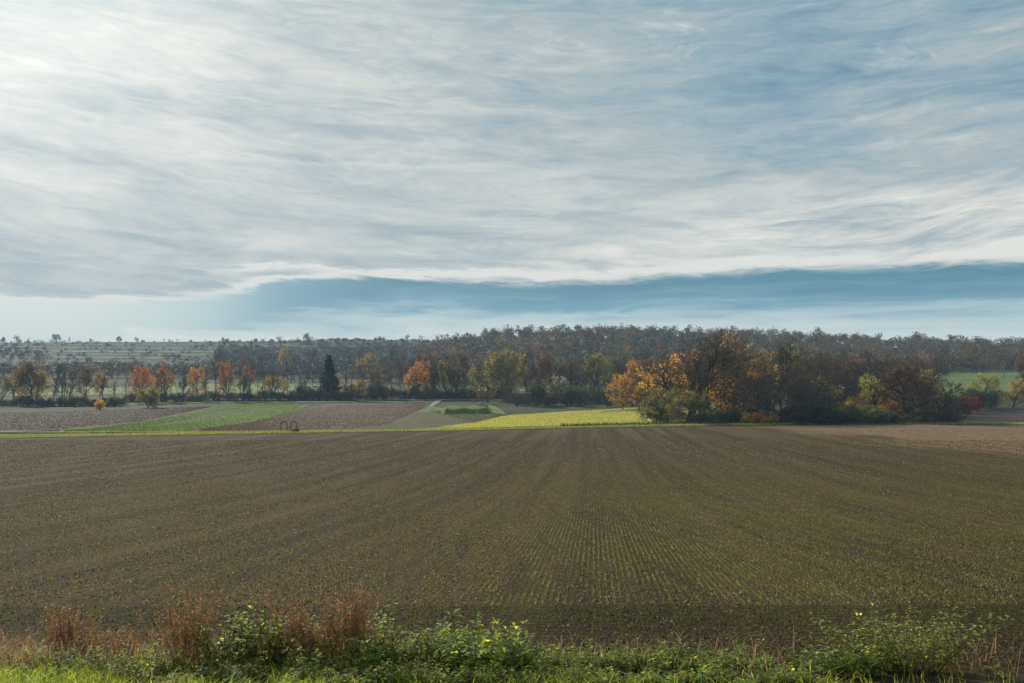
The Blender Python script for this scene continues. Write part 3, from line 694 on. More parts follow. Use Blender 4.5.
# headland seedlings, rows across
n = 9000; X = rg.uniform(-9.5, 10, n); Y = 13.9 + np.round(rg.random(n)*12)*.25 + rg.normal(0, .02, n) + .02*X
ok = (Y < 17.1) & (rg.random(n) < np.clip((Y-13.2)/4, .15, 1)); X = X[ok]; Y = Y[ok]
for r_ in range(2):
    t_, _ = blades(rg, X, Y, .06, .010, .5); g.tris(t_, 0, tints(rg, len(X), 3, (.11, .15, .03)))
tag(link('seedlings', g.mesh('seedlings', [M['crop']])), kind='stuff')
# clods and straw bits
g = Geo(); n = 230000
Y = 12.6 + 120*rg.random(n)**1.9; X = rg.uniform(-.56, .56, n)*Y; Z = height(X, Y)
# clods lie in drifts: thin out by a slow pattern so that the tilth is uneven
dr = np.sin(X*.9+Y*.31)+np.sin(X*2.3-Y*.17+1)+np.sin((X-.083*Y)*1.7)*1.2+rg.normal(0, 1.2, n)
ok = dr > -.9; X, Y, Z = X[ok], Y[ok], Z[ok]; n = len(X)
s_ = .006+.020*rg.random(n)**4.0+.00046*Y
base = np.array([[1, 0, 0], [0, 1, 0], [-1, 0, 0], [0, -1, 0], [0, 0, .9]])
V = base[None]*(.55+.9*rg.random((n, 5, 1)))*s_[:, None, None]*np.array([1, 1, .95])
th = rg.random(n)*6.28; cx_, sx_ = np.cos(th)[:, None], np.sin(th)[:, None]
V = np.stack([V[..., 0]*cx_-V[..., 1]*sx_, V[..., 0]*sx_+V[..., 1]*cx_, V[..., 2]], -1)
V += np.stack([X, Y, Z], -1)[:, None]
f = np.array([[0, 1, 4], [1, 2, 4], [2, 3, 4], [3, 0, 4]])
lum = np.where(rg.random(n) < .06, .20+.20*rg.random(n), .045+.12*rg.random(n)**1.2); lum = lum*np.where(Y < 17.1, .62, 1.0); tc = np.stack([lum, lum*.76, lum*.40, np.ones(n)], -1)
b = g.verts(V, np.repeat(tc, 5, 0)); T = (np.arange(n)[:, None, None]*5 + f[None]).reshape(-1, 3) + b; g.T.append(T); g.TM.append(np.zeros(len(T)))
m, t = new_mat('clod_soil'); surface(t, t.node('ShaderNodeAttribute', attribute_name='tint').outputs['Color'], .95, spec=.1); M['clod'] = m
tag(link('soil_clods', g.mesh('soil_clods', [M['clod']])), kind='stuff')
g = Geo(); n = 9000
Y = 13.3 + 90*rg.random(n)**1.6; X = rg.uniform(-.56, .56, n)*Y; Z = height(X, Y)+.012
a = rg.random(n)*6.283; l = .008+.028*rg.random(n)**3; w = .004+.00016*Y
d = np.stack([np.cos(a)*l, np.sin(a)*l, .3*l*rg.normal(size=n)], -1); e = np.stack([-np.sin(a)*w, np.cos(a)*w, w*.6], -1); c = np.stack([X, Y, Z], -1)
g.quads(np.stack([c-d-e, c+d-e, c+d+e, c-d+e], 1), 0, tints(rg, n, 4, (.36, .29, .19), .5, .1))
tag(link('straw_litter', g.mesh('straw_litter', [M['crop']])), kind='stuff')
# far margin grass + meadow tufts
def scatter_px(n, cols):
    """points between a near and a far depth curve"""
    c = np.array(cols, float); px_ = rg.uniform(c[0, 0], c[-1, 0], n); a = np.interp(px_, c[:, 0], c[:, 1]); b = np.interp(px_, c[:, 0], c[:, 2])
    Y = a + (b-a)*rg.random(n); return (px_-CX)/F*Y, Y
g = Geo()
X, Y = scatter_px(26000, [(x, marg(x)+.3, marg(x)+6) for x in (-60, 256, 456, 656, 856, 1090)])
t_, _ = blades(rg, X, Y, .32, .10, .5); g.tris(t_, 0, tints(rg, len(X), 3, (.34, .36, .07)))
tag(link('margin_grass', g.mesh('margin_grass', [M['crop']])), kind='stuff')
g = Geo()
mc = [(440, 428.5, 428), (475, 428, 423.6), (500, 427.4, 417.2), (560, 426, 412.4), (610, 424.8, 409.8), (655, 424, 407.4)]
X, Y = scatter_px(60000, [(x, depth_at(x, lo), depth_at(x, hi)) for x, lo, hi in mc])
t_, _ = blades(rg, X, Y, .24, .12, .6); g.tris(t_, 0, tints(rg, len(X), 3, (.52, .50, .10), .55, .3))
tag(link('meadow_grass', g.mesh('meadow_grass', [M['crop']])), kind='stuff')
# clods and tufts on the far plots
g = Geo()
for cols, n_, tc_ in (([(200, 431.8, 430), (250, 431.4, 423), (300, 430.8, 409.5), (350, 429.0, 404), (390, 424.4, 403.5), (424, 408, 403.5)], 22000, (.155, .12, .085)),
                      ([(-60, 431.5, 414), (60, 430.2, 411.5), (140, 422, 409), (210, 407.5, 406.8)], 16000, (.125, .10, .08)),
                      ([(64, 432.0, 430.8), (90, 431.7, 429.2), (140, 428.8, 422.8), (190, 419.8, 413.8), (215, 414.2, 407.3), (250, 407.2, 404.2), (300, 404.1, 403.2)], 8000, (.13, .19, .035)),
                      ([(110, 432.4, 431.4), (130, 432.2, 430.2), (190, 431, 422.2), (215, 428.2, 417.4), (250, 422.6, 410), (280, 416, 407.6), (300, 408.6, 405.8)], 9000, (.15, .21, .04)),
                      ([(430, 412, 409), (475, 423, 415.5), (500, 417, 415.9)], 2500, (.12, .13, .05))):
    X, Y = scatter_px(n_, [(x, depth_at(x, lo), depth_at(x, hi)) for x, lo, hi in cols])
    t_, _ = blades(rg, X, Y, .20, .34, .5); g.tris(t_, 0, tints(rg, len(X), 3, tc_, .5, .15))
tag(link('field_tufts', g.mesh('field_tufts', [M['crop']])), kind='stuff')
# rank grass along the meadow's near edge, its shade put into a dark tint
g = Geo(); X, Y = scatter_px(4200, [(x, marg(x)+5, marg(x)+6+(x-560)*.06) for x in (560, 600, 656, 700, 800, 900)])
t_, _ = blades(rg, X, Y, .7, .14, .4); g.tris(t_, 0, tints(rg, len(X), 3, (.06, .075, .025)))
tag(link('rank_grass', g.mesh('rank_grass', [M['crop']])), kind='stuff')

# ------------------------------------------------------------------ verge in front
def pl(px_, Y): return (px_-CX)/F*Y, Y
g = Geo(); n = 60000
Y = rg.uniform(9.6, 13.1, n); px_ = rg.uniform(-60, 1090, n); X = (px_-CX)/F*Y
dens = np.interp(px_, [-60, 130, 230, 400, 520, 640, 820, 1090], [1, 1, .4, .35, .22, .15, .12, .10]) * np.interp(Y + np.interp(px_, [0, 160, 260, 500, 640, 1000], [0, .1, .7, .6, 1.1, 1.3]), [9.6, 11.8, 12.4, 13.2], [1, 1, .35, .03])
dens *= .12+.88*((np.sin(X*2.1)+np.sin(X*5.3+Y*3)+np.sin(Y*4.1+X)) > -.5)
ok = rg.random(n) < dens; X = X[ok]; Y = Y[ok]
hh = .21
t_, q_ = blades(rg, X, Y, hh, .011, .8, 2)
tt_ = tints(rg, len(X), 1, (.40, .46, .05), .7, .3)
g.tris(t_, 0, np.repeat(tt_, 3, 0)); g.quads(q_, 0, np.repeat(tt_, 4, 0))
tag(link('verge_grass', g.mesh('verge_grass', [M['crop']])), kind='stuff')
# dead grass thatch
g = Geo(); n = 9000; Y = rg.uniform(11.6, 13.5, n); px_ = rg.uniform(-40, 1060, n); ok = rg.random(n) < np.interp(px_, [0, 180, 400, 1060], [1, .5, .15, .05]); Y = Y[ok]; px_ = px_[ok]; X = (px_-CX)/F*Y
t_, q_ = blades(rg, X, Y, .34, .008, .9, 2); tt_ = tints(rg, len(X), 1, (.34, .22, .11), .5, .1)
g.tris(t_, 0, np.repeat(tt_, 3, 0)); g.quads(q_, 0, np.repeat(tt_, 4, 0))
tag(link('dead_grass', g.mesh('dead_grass', [M['crop']])), kind='stuff')

M['dry_stem'] = mat_leaf('dry_stem', .25, var=.2, scale=3.0, fixed=(.34, .23, .12))
M['seed'] = mat_leaf('seed_head', .6, var=.35, scale=4.0, fixed=(.36, .21, .10))
M['green_stem'] = mat_leaf('green_stem', .2, var=.2, scale=3.0, fixed=(.10, .12, .035))
M['weed_leaf'] = mat_leaf('weed_leaf', .6, attr=True, var=.3, scale=5.0)
def dry_clump(seed, nst, rad, h):
    rg = np.random.default_rng(seed); S = Geo(); D = Geo()
    for i in range(nst):
        a = rg.random()*6.28; r = rad*rg.random()**.6; p = np.array([math.cos(a)*r, math.sin(a)*r*.6, 0]); hh = h*(.45+.55*rg.random())
        d = np.array([p[0]*.55+rg.normal()*.10, p[1]*.4+rg.normal()*.08, 0])
        pts = np.array([p+d*t**1.5+[0, 0, hh*t] for t in (0, .35, .7, 1)]); S.tube(pts, [.004, .0034, .0026, .0014], 3)
        k = rg.integers(14, 34)
        tp = .42+.58*rg.random(k)
        c = np.array([p+d*t**1.5+[0, 0, hh*t] for t in tp]) + rg.normal(0, .013, (k, 3))
        D.quads(leafquads(rg, c, .019), 0)
        for _ in range(3):   # side sprays
            t = .45+.4*rg.random(); q = p+d*t**1.5+[0, 0, hh*t]; e = q+np.array([rg.normal()*.05, rg.normal()*.05, .10+.08*rg.random()])
            S.tube([q, e], [.002, .001], 3, cap=False); c = q+(e-q)*rg.random((9, 1))+rg.normal(0, .008, (9, 3)); D.quads(leafquads(rg, c, .017), 0)
    return S.mesh('dry_stems', [M['dry_stem']]), D.mesh('seed_heads', [M['seed']])
def place_dry(px_, Y, seed, n, rad, top, label):
    X, Y, Z = at(px_, None, Y); b = H+F*(CAMZ-Z)/Y; h = (b-top)/F*Y
    r = link('dry_weed_clump', None, loc=(X, Y, Z-.02)); tag(r, label, 'dry weeds')
    s_, d_ = dry_clump(seed, n, rad, h); link('stems', s_, r); link('seed_foliage', d_, r)
place_dry(186, 12.1, 21, 80, .30, 580, 'rust brown dry weed clump, leftmost of the tall ones, with one stem leaning out left')
place_dry(283, 12.2, 22, 60, .26, 582, 'tall thin dry weed clump between leafy plants, second of the tall ones')
place_dry(318, 12.0, 23, 55, .22, 612, 'shorter dry weed clump between the two tallest ones')
place_dry(347, 12.0, 24, 85, .24, 574, 'tallest and densest rust brown dry weed clump')
place_dry(66, 12.6, 25, 60, .28, 598, 'low dull brown dry weed clump near the left edge, dark in its middle')
place_dry(110, 12.4, 26, 36, .30, 624, 'sparse straw brown weeds right of the low dull clump')
place_dry(232, 12.3, 27, 24, .25, 628, 'few short dry stems between the leftmost tall clump and the leafy plants')
# leafy weeds
def leafy(seed, nst, rad, h, leaf=.05, col=(.26, .33, .06), tipcol=(.58, .58, .08), grey=.25, pairs=7, upright=.2, bush=1.0):
    rg = np.random.default_rng(seed); S = Geo(); Lf = Geo()
    for i in range(nst):
        a = rg.random()*6.28; r = rad*rg.random()**.6; p = np.array([math.cos(a)*r*.5, math.sin(a)*r*.4, 0]); hh = h*(.5+.5*rg.random())
        d = np.array([math.cos(a)*r*1.1+rg.normal()*.05, math.sin(a)*r*.7, 0])
        f_ = lambda t: p+d*t**1.3+np.array([0, 0, hh*t])
        S.tube([f_(t) for t in (0, .3, .6, 1)], [.0045, .004, .003, .0015], 4)
        for k in range(pairs):
            t = .18+.82*(k+rg.random()*.5)/pairs; q = f_(min(t, 1)); a0 = rg.random()*6.28
            for s in range(2 if t < .85 else 3):
                az = a0+s*3.14+rg.normal()*.4; tilt = rg.normal()*.35+.15; L = leaf*(.55+.8*rg.random())*(1.15-.5*t)*bush
                dr = np.array([math.cos(az)*math.cos(tilt), math.sin(az)*math.cos(tilt), math.sin(tilt)]); sd = norm(np.cross(dr, [0, 0, 1]))*L*.32; up_ = norm(np.cross(sd, dr))*L*.10
                st = q+dr*L*.25; mid_ = st+dr*L*.5; tip = st+dr*L - up_*2.2
                tipk = rg.random() < .12+.35*max(0, t-.6)
                c = np.array(tipcol if tipk else col)*(.6+.8*rg.random()); c = c*(1-grey)+grey*c.mean()*1.2 if (not tipk and rg.random() < .5) else c
                c4 = [*c, 1]
                Lf.quads([[st, mid_-sd+up_, tip, mid_], [st, mid_, tip, mid_+sd+up_]], 0, np.tile(c4, (8, 1)))
                S.tube([q, st], [.0018, .0012], 3, cap=False)
    return S.mesh('weed_stems', [M['green_stem']]), Lf.mesh('weed_leaves', [M['weed_leaf']])
WEED = [leafy(40+i, 13, .30, .6, .085, pairs=11) for i in range(4)] + [leafy(50+i, 9, .24, .6, .11, (.26, .37, .06), pairs=8) for i in range(3)] + [leafy(60+i, 4, .16, .6, .07, (.26, .28, .06), (.60, .50, .05), pairs=8) for i in range(3)]
def place_weed(px_, Y, k, top, label, group=None, nm='leafy_weed', w=1.0, cat='weed'):
    X, Y, Z = at(px_, None, Y); b = H+F*(CAMZ-Z)/Y; h = max(.12, (b-top)/F*Y)
    r = link(nm, None, loc=(X, Y, Z-.01)); tag(r, label, cat, group)
    a = random.random()*6.28; s = h/.6
    for n_, me in zip(('stems', 'foliage'), WEED[k]): link(n_, me, r, rz=a, scale=(w*max(s, .7), w*max(s, .7), s))
rw = random.Random(9)
# the leafy bush between the dry clumps
for x, tp, lab in ((225, 612, 'dark leafed weed just right of the leftmost tall dry clump'), (243, 604, 'leafy weed with small pale leaves between the dry clumps'), (262, 606, 'yellow flecked leafy weed left of the thin dry clump'),
                   (300, 615, 'dark leafy weed in the gap between the dry clumps'), (372, 606, 'yellow tipped leafy weed touching the tallest dry clump')):
    place_weed(x, 12.0, rw.choice([0, 1, 2, 3]), tp, lab)
place_weed(269, 12.3, 7, 592, 'thin yellow topped shoot rising above the leafy weeds'); place_weed(366, 12.3, 8, 589, 'thin shoot with a bright yellow tip beside the tallest dry clump')
for i in range(46):
    x = 375 + i*8.2 + rw.uniform(-6, 6); Yd = rw.uniform(11.6, 12.9)
    tp = np.interp(x, [375, 470, 520, 560, 600, 680, 760], [624, 612, 624, 638, 640, 636, 650]) + rw.uniform(-4, 14)
    place_weed(x, Yd, rw.randrange(0, 7), tp, 'leafy green weed in the tangle along the near edge of the field', 'leafy weeds tangled along the near edge of the field')
for i in range(44):
    x = -10 + i*9.0 + rw.uniform(-6, 6)
    place_weed(x, rw.uniform(11.4, 12.6), rw.randrange(0, 7), np.interp(x, [0, 100, 230, 390], [648, 644, 650, 640])+rw.uniform(-6, 22), 'low green weed among the bright verge grass', 'low weeds among the verge grass')
for i in range(9):
    place_weed(760+i*13+rw.uniform(-5, 5), rw.uniform(11.8, 12.6), rw.randrange(4, 10), rw.uniform(648, 672), 'small weed with yellow tips left of the big leafy shrub', 'small weeds left of the big leafy shrub')
for x, tp, lab in ((757, 621, 'tall wispy weed with a tuft of leaves left of the big leafy shrub'), (736, 628, 'slender weed carrying two orange leaves'), (862, 612, 'thin shoot with yellow leaves above the left half of the big shrub'), (886, 613, 'wiry shoot with a single yellow tip above the big shrub'),
                   (915, 618, 'leafy shoot with a yellow cluster above the right half of the big shrub'), (950, 628, 'lone shoot leaning out from the right side of the big shrub'), (620, 624, 'thin bare stemmed weed in the middle of the verge'), (505, 612, 'tallest leafy shoot in the middle tangle'), (462, 606, 'tall flowering weed left in the middle tangle')):
    place_weed(x, 12.5, rw.choice([7, 8, 9]), tp, lab, w=.8)
for i in range(60):
    x = 165 + i*11.0 + rw.uniform(-6, 6)
    place_weed(x, rw.uniform(10.9, 11.5), rw.choice([0, 1, 2, 3, 4, 5, 6]), rw.uniform(656, 676), 'low leafy green weed at the very bottom of the verge', 'low leafy weeds at the bottom of the verge')
# big shrub at the right
sh = leafy(77, 85, .85, .9, .085, (.30, .33, .08), (.62, .60, .08), pairs=11)
X, Y, Z = at(903, None, 12.1); r = link('leafy_shrub', None, loc=(X, Y, Z)); tag(r, 'big rounded leafy shrub with yellow tips in front of the bare headland', 'shrub')
for n_, me in zip(('stems', 'foliage'), sh): link(n_, me, r, scale=(1, .6, .92))
sh = leafy(78, 44, .5, .6, .11, (.25, .36, .06), (.40, .42, .05), pairs=8)
X, Y, Z = at(850, None, 11.8); r = link('leafy_shrub', None, loc=(X, Y, Z)); tag(r, 'low bright green leafy growth left of the big rounded shrub', 'shrub')
for n_, me in zip(('stems', 'foliage'), sh): link(n_, me, r, scale=(1, .6, .75))
place_weed(1004, 11.7, 9, 668, 'small weed with one orange yellow leaf at the bottom right'); place_weed(985, 12.2, 7, 664, 'faint little weed on the headland right of the big shrub')

# ------------------------------------------------------------------ objects
# two rusty arches on the grass strip
M['rust'] = mat_bark('rusty_iron', (.07, .045, .035), (.14, .085, .06))
def arch(px_, label):
    Y = edge_depth(px_)+5.5; X, Y, Z = at(px_, None, Y)
    r = link('arched_frame', None, loc=(X, Y, Z)); tag(r, label, 'frame')
    w, h = .52, 1.75
    for dy in (0, .9):
        g = Geo(); pts = [[-w, dy, 0], [-w, dy, h-w]]+[[-w*math.cos(t), dy, h-w+w*math.sin(t)] for t in np.linspace(.2, math.pi-.2, 9)]+[[w, dy, h-w], [w, dy, 0]]
        g.tube(pts, [.045]*len(pts), 6); link('hoop', g.mesh('hoop', [M['rust']], True), r)
    g = Geo()
    for x_, z_ in ((-w, .5), (w, .5), (-w, 1.1), (w, 1.1), (0, h)): g.tube([[x_, 0, z_], [x_, .9, z_]], [.022, .022], 5)
    link('rail', g.mesh('rail', [M['rust']], True), r)
arch(283.3, 'left one of two rusty arched frames on the far grass strip'); arch(293.2, 'right one of two rusty arched frames, with a bush at its foot')
# rubble heap
M['stone'] = mat_bark('rubble_stone', (.26, .25, .24), (.42, .41, .39), 1.0)
g = Geo(); rg2 = np.random.default_rng(5)
for i in range(150):
    a = rg2.random()*6.28; rr_ = rg2.random()**.6; x = math.cos(a)*rr_*1.9; y = math.sin(a)*rr_*1.3; z = 1.25*(1-rr_)**.8; s = .16+.2*rg2.random()
    c = np.array([[i_, j_, k_] for i_ in (-1, 1) for j_ in (-1, 1) for k_ in (-1, 1)])*s*(.6+.5*rg2.random((8, 3)))
    th = rg2.random()*6; c = c @ np.array([[math.cos(th), -math.sin(th), 0], [math.sin(th), math.cos(th), .3], [0, -.3, 1]])
    b = g.verts(c+[x, y, z+.1]); g.Q.append(np.array([[0, 1, 3, 2], [4, 6, 7, 5], [0, 4, 5, 1], [2, 3, 7, 6], [0, 2, 6, 4], [1, 5, 7, 3]])+b); g.QM.append(np.zeros(6))
X, Y, Z = at(481, None, 300); o = link('rubble_heap', g.mesh('rubble_heap', [M['stone']]), loc=(X, Y, Z+.9)); tag(o, 'pale grey heap of rubble at the top of the grass mound', 'rubble')
# pale hut behind shrubs
M['plaster'] = mat_bark('plaster', (.45, .45, .47), (.6, .6, .62)); M['blue_roof'] = mat_bark('blue_roof', (.015, .025, .08), (.03, .05, .13))
X, Y, Z = at(752, 421.6); r = link('field_hut', None, loc=(X, Y, Z)); tag(r, 'little pale hut with a dark blue roof half hidden in the copse', 'hut')
g = Geo(); g.box((-1.3, 0, -.1), (1.3, 2, 2.3)); link('wall', g.mesh('wall', [M['plaster']]), r)
g = Geo(); g.quads([[[-1.5, -.25, 2.25], [1.5, -.25, 2.25], [1.5, 1, 3.0], [-1.5, 1, 3.0]], [[-1.5, 1, 3.0], [1.5, 1, 3.0], [1.5, 2.25, 2.25], [-1.5, 2.25, 2.25]]]); g.quads([[[-1.5, -.25, 2.2], [-1.5, 2.25, 2.2], [1.5, 2.25, 2.2], [1.5, -.25, 2.2]]]); g.tris([[[-1.5, -.25, 2.2], [-1.5, 1, 3.0], [-1.5, 2.25, 2.2]], [[1.5, -.25, 2.2], [1.5, 2.25, 2.2], [1.5, 1, 3.0]]]); link('roof', g.mesh('roof', [M['blue_roof']]), r)
g = Geo(); g.box((-.3, -.03, 0), (.5, .0, 1.9)); link('door', g.mesh('door', [M['blue_roof']]), r)
# post on the green slope
g = Geo(); g.tube([[0, 0, -.2], [0, 0, 3.4]], [.16, .13], 6); g.tube([[-.5, 0, 3.1], [.5, 0, 3.1]], [.07, .07], 5)
X, Y, Z = at(1004, 379); o = link('wooden_post', g.mesh('wooden_post', [M['bark']]), loc=(X, Y, Z)); tag(o, 'thin dark post standing alone on the green slope', 'post')

# ------------------------------------------------------------------ sky
SAZ, SEL = R(-33), R(27)
world = bpy.data.worlds.new('World'); sc.world = world; world.use_nodes = True
t = NT(world.node_tree); t.n.clear()
out = t.node('ShaderNodeOutputWorld'); bg = t.node('ShaderNodeBackground'); t.l.new(bg.outputs[0], out.inputs[0])
sky = t.node('ShaderNodeTexSky', sky_type='NISHITA'); sky.sun_disc = False; sky.sun_elevation = SEL; sky.sun_rotation = SAZ; sky.dust_density = 1.5
d = t.node('ShaderNodeTexCoord').outputs['Generated']; dx, dy, dz = t.sep(d)
az = t.m('ARCTAN2', dx, dy); el = t.m('ARCSINE', dz)
def ang(x, y): u = (x-CX)/F; return math.atan(u), math.atan((H-y)/F*math.cos(math.atan(u)))
def curve(points):
    """value (rows in the photograph turned into elevation) as a function of azimuth"""
    n = t.node('ShaderNodeFloatCurve'); c = n.mapping.curves[0]; t.put(n.inputs['Value'], t.m('MULTIPLY_ADD', az, 1/1.2, .5, clamp=True))
    pts = [(ang(x, y)[0]/1.2+.5, ang(x, y)[1]*4) for x, y in points]
    pts = [(0, pts[0][1])]+pts+[(1, pts[-1][1])]
    while len(c.points) < len(pts): c.points.new(.5, .5)
    for p_, q in zip(c.points, pts): p_.location = q
    n.mapping.update(); return t.m('MULTIPLY', n.outputs[0], .25)
S = lambda *v: tuple(((c/255+.055)/1.055)**2.4 if c > 10 else c/255/12.92 for c in v)
# coordinates: a stretched layer space; tilt of streaks varies with azimuth
warp = t.noise(t.comb(t.m('MULTIPLY', az, 3.0), t.m('MULTIPLY', el, 9.0), 1.0), 1.0, 3, .5)
elw = t.m('MULTIPLY_ADD', warp, .05, el)
tilt = t.m('MULTIPLY_ADD', az, t.m('MULTIPLY_ADD', az, -.07, .035), elw)
n1 = t.noise(t.comb(t.m('MULTIPLY', az, 2.2), t.m('MULTIPLY', tilt, 13.0), 0.0), 1.0, 5, .58, .6)
n2 = t.noise(t.comb(t.m('MULTIPLY', az, 7.0), t.m('MULTIPLY', tilt, 46.0), 3.0), 1.0, 6, .66, .5)
n3 = t.noise(t.comb(t.m('MULTIPLY', az, 20.0), t.m('MULTIPLY', tilt, 105.0), 5.0), 1.0, 5, .66, 1.2)
n4 = t.noise(t.comb(t.m('MULTIPLY', az, 5.0), t.m('MULTIPLY', el, 11.0), 9.0), 1.0, 4, .6, .8)
streak = t.m('ADD', t.m('ADD', t.m('MULTIPLY', n1, .46), t.m('MULTIPLY', n2, .46)), t.m('ADD', t.m('MULTIPLY', n4, .22), t.m('MULTIPLY', n3, .24)))   # mean ~ .59
# sheet density: thinner to the upper right
right = t.ss(t.m('ADD', az, t.m('MULTIPLY', n4, .25)), -.12, .42); high = t.ss(el, .16, .30)
dens = t.m('SUBTRACT', t.m('MULTIPLY_ADD', t.m('SUBTRACT', streak, .705), 1.9, .62), t.m('MULTIPLY', t.m('MULTIPLY', right, high), .30))
leftup = t.ss(az, .05, -.45)
dens = t.m('ADD', dens, t.m('MULTIPLY', leftup, .10), clamp=False)
# feathered bright bank low on the right
f_up = curve([(0, 262), (300, 258), (520, 250), (600, 232), (720, 212), (820, 192), (920, 180), (1024, 176)])
w_in = t.m('MULTIPLY', t.ss(el, f_up, t.m('SUBTRACT', f_up, .02)), t.ss(az, -.35, .25))
dens = t.m('ADD', dens, t.m('MULTIPLY', t.m('MULTIPLY', w_in, t.ss(n2, .30, .55)), .30))
dens = t.m('SUBTRACT', dens, t.m('MULTIPLY', t.m('MULTIPLY', t.ss(el, .17, .115), t.ss(az, .12, -.05)), .05))
cloud = t.ramp(dens, [(0.0, S(108, 147, 166)), (.25, S(144, 169, 181)), (.48, S(174, 186, 190)), (.70, S(202, 207, 205)), (.9, S(222, 223, 217)), (1.0, S(236, 234, 226))])
# clear slot under the cloud edge
edge = curve([(0, 300), (120, 298), (195, 293), (240, 284), (300, 277), (400, 277), (512, 281), (600, 278), (690, 273), (800, 268), (900, 265), (1024, 262)])
off = t.m('ADD', t.m('MULTIPLY', t.m('SUBTRACT', n2, .5), .022), t.m('MULTIPLY', t.m('SUBTRACT', n3, .5), .014))
en = t.m('ADD', edge, off)
below = t.ss(el, t.m('ADD', en, .003), t.m('SUBTRACT', en, .007))
wb = t.noise(t.comb(t.m('MULTIPLY', az, 6.0), t.m('MULTIPLY', el, 60.0), 7.0), 1.0, 5, .6, .8)
depth = t.ss(t.m('ADD', el, t.m('MULTIPLY', t.m('SUBTRACT', wb, .5), .06)), t.m('SUBTRACT', en, .004), .040)
depth = t.m('MAXIMUM', depth, t.ss(az, -.08, -.44, 0.0, .85))
depth = t.m('ADD', depth, t.m('MULTIPLY', t.ss(t.m('ABSOLUTE', t.m('SUBTRACT', az, .02)), .15, .0), 0.05), clamp=True)
slot = t.ramp(depth, [(0.0, S(70, 132, 152)), (.30, S(112, 162, 178)), (.56, S(178, 202, 206)), (1.0, S(222, 229, 224))])
slot = t.mix(.06, slot, t.mix(1.0, sky.outputs[0], (.1, .1, .1), 'MULTIPLY'))
# bright lips along the edges of the cloud
def lip(points, wid, x0, x1, k):
    c = curve(points); cn = t.m('ADD', c, off)
    q = t.m('DIVIDE', t.m('SUBTRACT', el, cn), wid); q = t.m('EXPONENT', t.m('MULTIPLY', t.m('MULTIPLY', q, q), -1.0))
    a0, a1 = ang(x0, 300)[0], ang(x1, 300)[0]
    win = t.m('MULTIPLY', t.ss(az, a0, a0+.08), t.ss(az, a1, a1-.08))
    return t.m('MULTIPLY', t.m('MULTIPLY', q, win), t.ss(n2, .3, .6, k*.5, k))
lips = t.m('ADD', lip([(0, 301), (120, 299), (195, 294), (240, 287), (300, 277), (400, 274), (512, 277), (600, 274), (690, 268), (800, 262), (900, 258), (1024, 254)], .004, -300, 1300, 1.3),
        lip([(0, 276), (180, 276), (230, 270), (290, 266), (350, 269), (420, 275), (520, 271), (1024, 270)], .0034, 175, 540, 1.3))
lips = t.m('ADD', lips, lip([(0, 68), (60, 72), (110, 80), (150, 86), (250, 90)], .0022, -120, 170, .5))
lips = t.m('ADD', lips, lip([(0, 160), (120, 164), (200, 158), (330, 162), (420, 168), (520, 166)], .0024, 60, 520, .35), clamp=True)
puff = t.noise(t.comb(t.m('MULTIPLY', az, 16.0), t.m('MULTIPLY', el, 38.0), 11.0), 1.0, 6, .68, .5)
puffs = t.m('MULTIPLY', t.m('MULTIPLY', t.ss(puff, .52, .72), t.ss(n1, .40, .58)), t.ss(el, .15, .24))
cloud = t.mix(t.m('MULTIPLY', puffs, .45), cloud, S(226, 228, 224))
c = t.mix(below, cloud, slot)
c = t.mix(t.m('MULTIPLY', lips, .9), c, S(232, 232, 226))
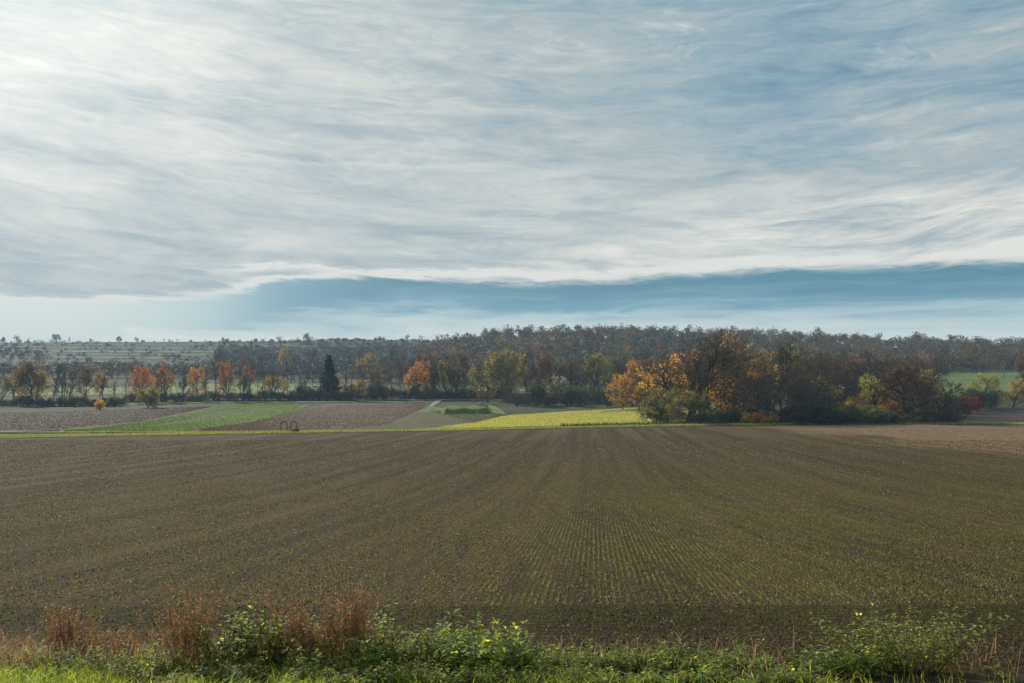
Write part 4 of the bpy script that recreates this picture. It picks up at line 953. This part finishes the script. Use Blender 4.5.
# puffs high right
# sun glow behind the veil
sd = (math.sin(SAZ)*math.cos(SEL), math.cos(SAZ)*math.cos(SEL), math.sin(SEL))
vm = t.node('ShaderNodeVectorMath', operation='DOT_PRODUCT'); t.put(vm.inputs[0], d); vm.inputs[1].default_value = sd
a_ = t.m('ARCCOSINE', vm.outputs['Value'], clamp=False)
glow = t.m('ADD', t.m('MULTIPLY', t.m('EXPONENT', t.m('MULTIPLY', t.m('POWER', t.m('DIVIDE', a_, .26), 2.0), -1.0)), .38), t.m('MULTIPLY', t.m('EXPONENT', t.m('MULTIPLY', a_, -2.2)), .07))
glow = t.m('MULTIPLY', glow, t.ss(el, .05, .25, .35, 1.0))
c = t.mix(1.0, c, t.mix(1.0, (.98, 1.0, .97), glow, 'MULTIPLY'), 'ADD')
# unseen sky above the view, dimmed so that the sun contrasts more
c = t.mix(t.ss(el, .45, .9), c, t.mix(.35, S(140, 158, 172), t.mix(1.0, sky.outputs[0], (.12, .12, .12), 'MULTIPLY')))
# below the horizon
c = t.mix(t.ss(el, .002, -.02), c, S(120, 120, 110))
t.l.new(c, bg.inputs[0]); bg.inputs[1].default_value = 1.0

# ------------------------------------------------------------------ haze
g = Geo(); g.box((-3300, -950, -22), (3300, 3300, 110))
m, t = new_mat('haze_air'); out = t.node('ShaderNodeOutputMaterial'); v = t.node('ShaderNodeVolumePrincipled')
v.inputs['Color'].default_value = (.42, .66, .92, 1); v.inputs['Density'].default_value = .00020; v.inputs['Anisotropy'].default_value = .1
t.l.new(v.outputs[0], out.inputs['Volume'])
tag(link('haze', g.mesh('haze', [m])), kind='stuff')

# ------------------------------------------------------------------ sun, camera, settings
L = bpy.data.lights.new('sun', 'SUN'); L.energy = 5.0; L.angle = R(.6); L.color = (1, .90, .76)
so = bpy.data.objects.new('sun', L); COL.objects.link(so)
from mathutils import Vector
so.rotation_euler = Vector(sd).to_track_quat('Z', 'Y').to_euler()
cd = bpy.data.cameras.new('camera'); cam = bpy.data.objects.new('camera', cd); COL.objects.link(cam)
cam.location = (0, 0, CAMZ); cam.rotation_euler = (R(90), 0, 0); cd.sensor_width = 36; cd.lens = 36*F/1024; cd.shift_y = (H-341.5)/1024
cd.clip_start = .1; cd.clip_end = 8000; sc.camera = cam
sc.render.engine = 'CYCLES'; sc.view_settings.view_transform = 'Standard'; sc.view_settings.look = 'None'; sc.view_settings.exposure = 0
cy = sc.cycles; cy.use_denoising = True; cy.max_bounces = 8; cy.diffuse_bounces = 3; cy.transmission_bounces = 4; cy.volume_bounces = 1; cy.transparent_max_bounces = 8
cy.sample_clamp_indirect = 4
try: cy.denoiser = 'OPENIMAGEDENOISE'; cy.denoising_input_passes = 'RGB_ALBEDO_NORMAL'
except Exception: pass
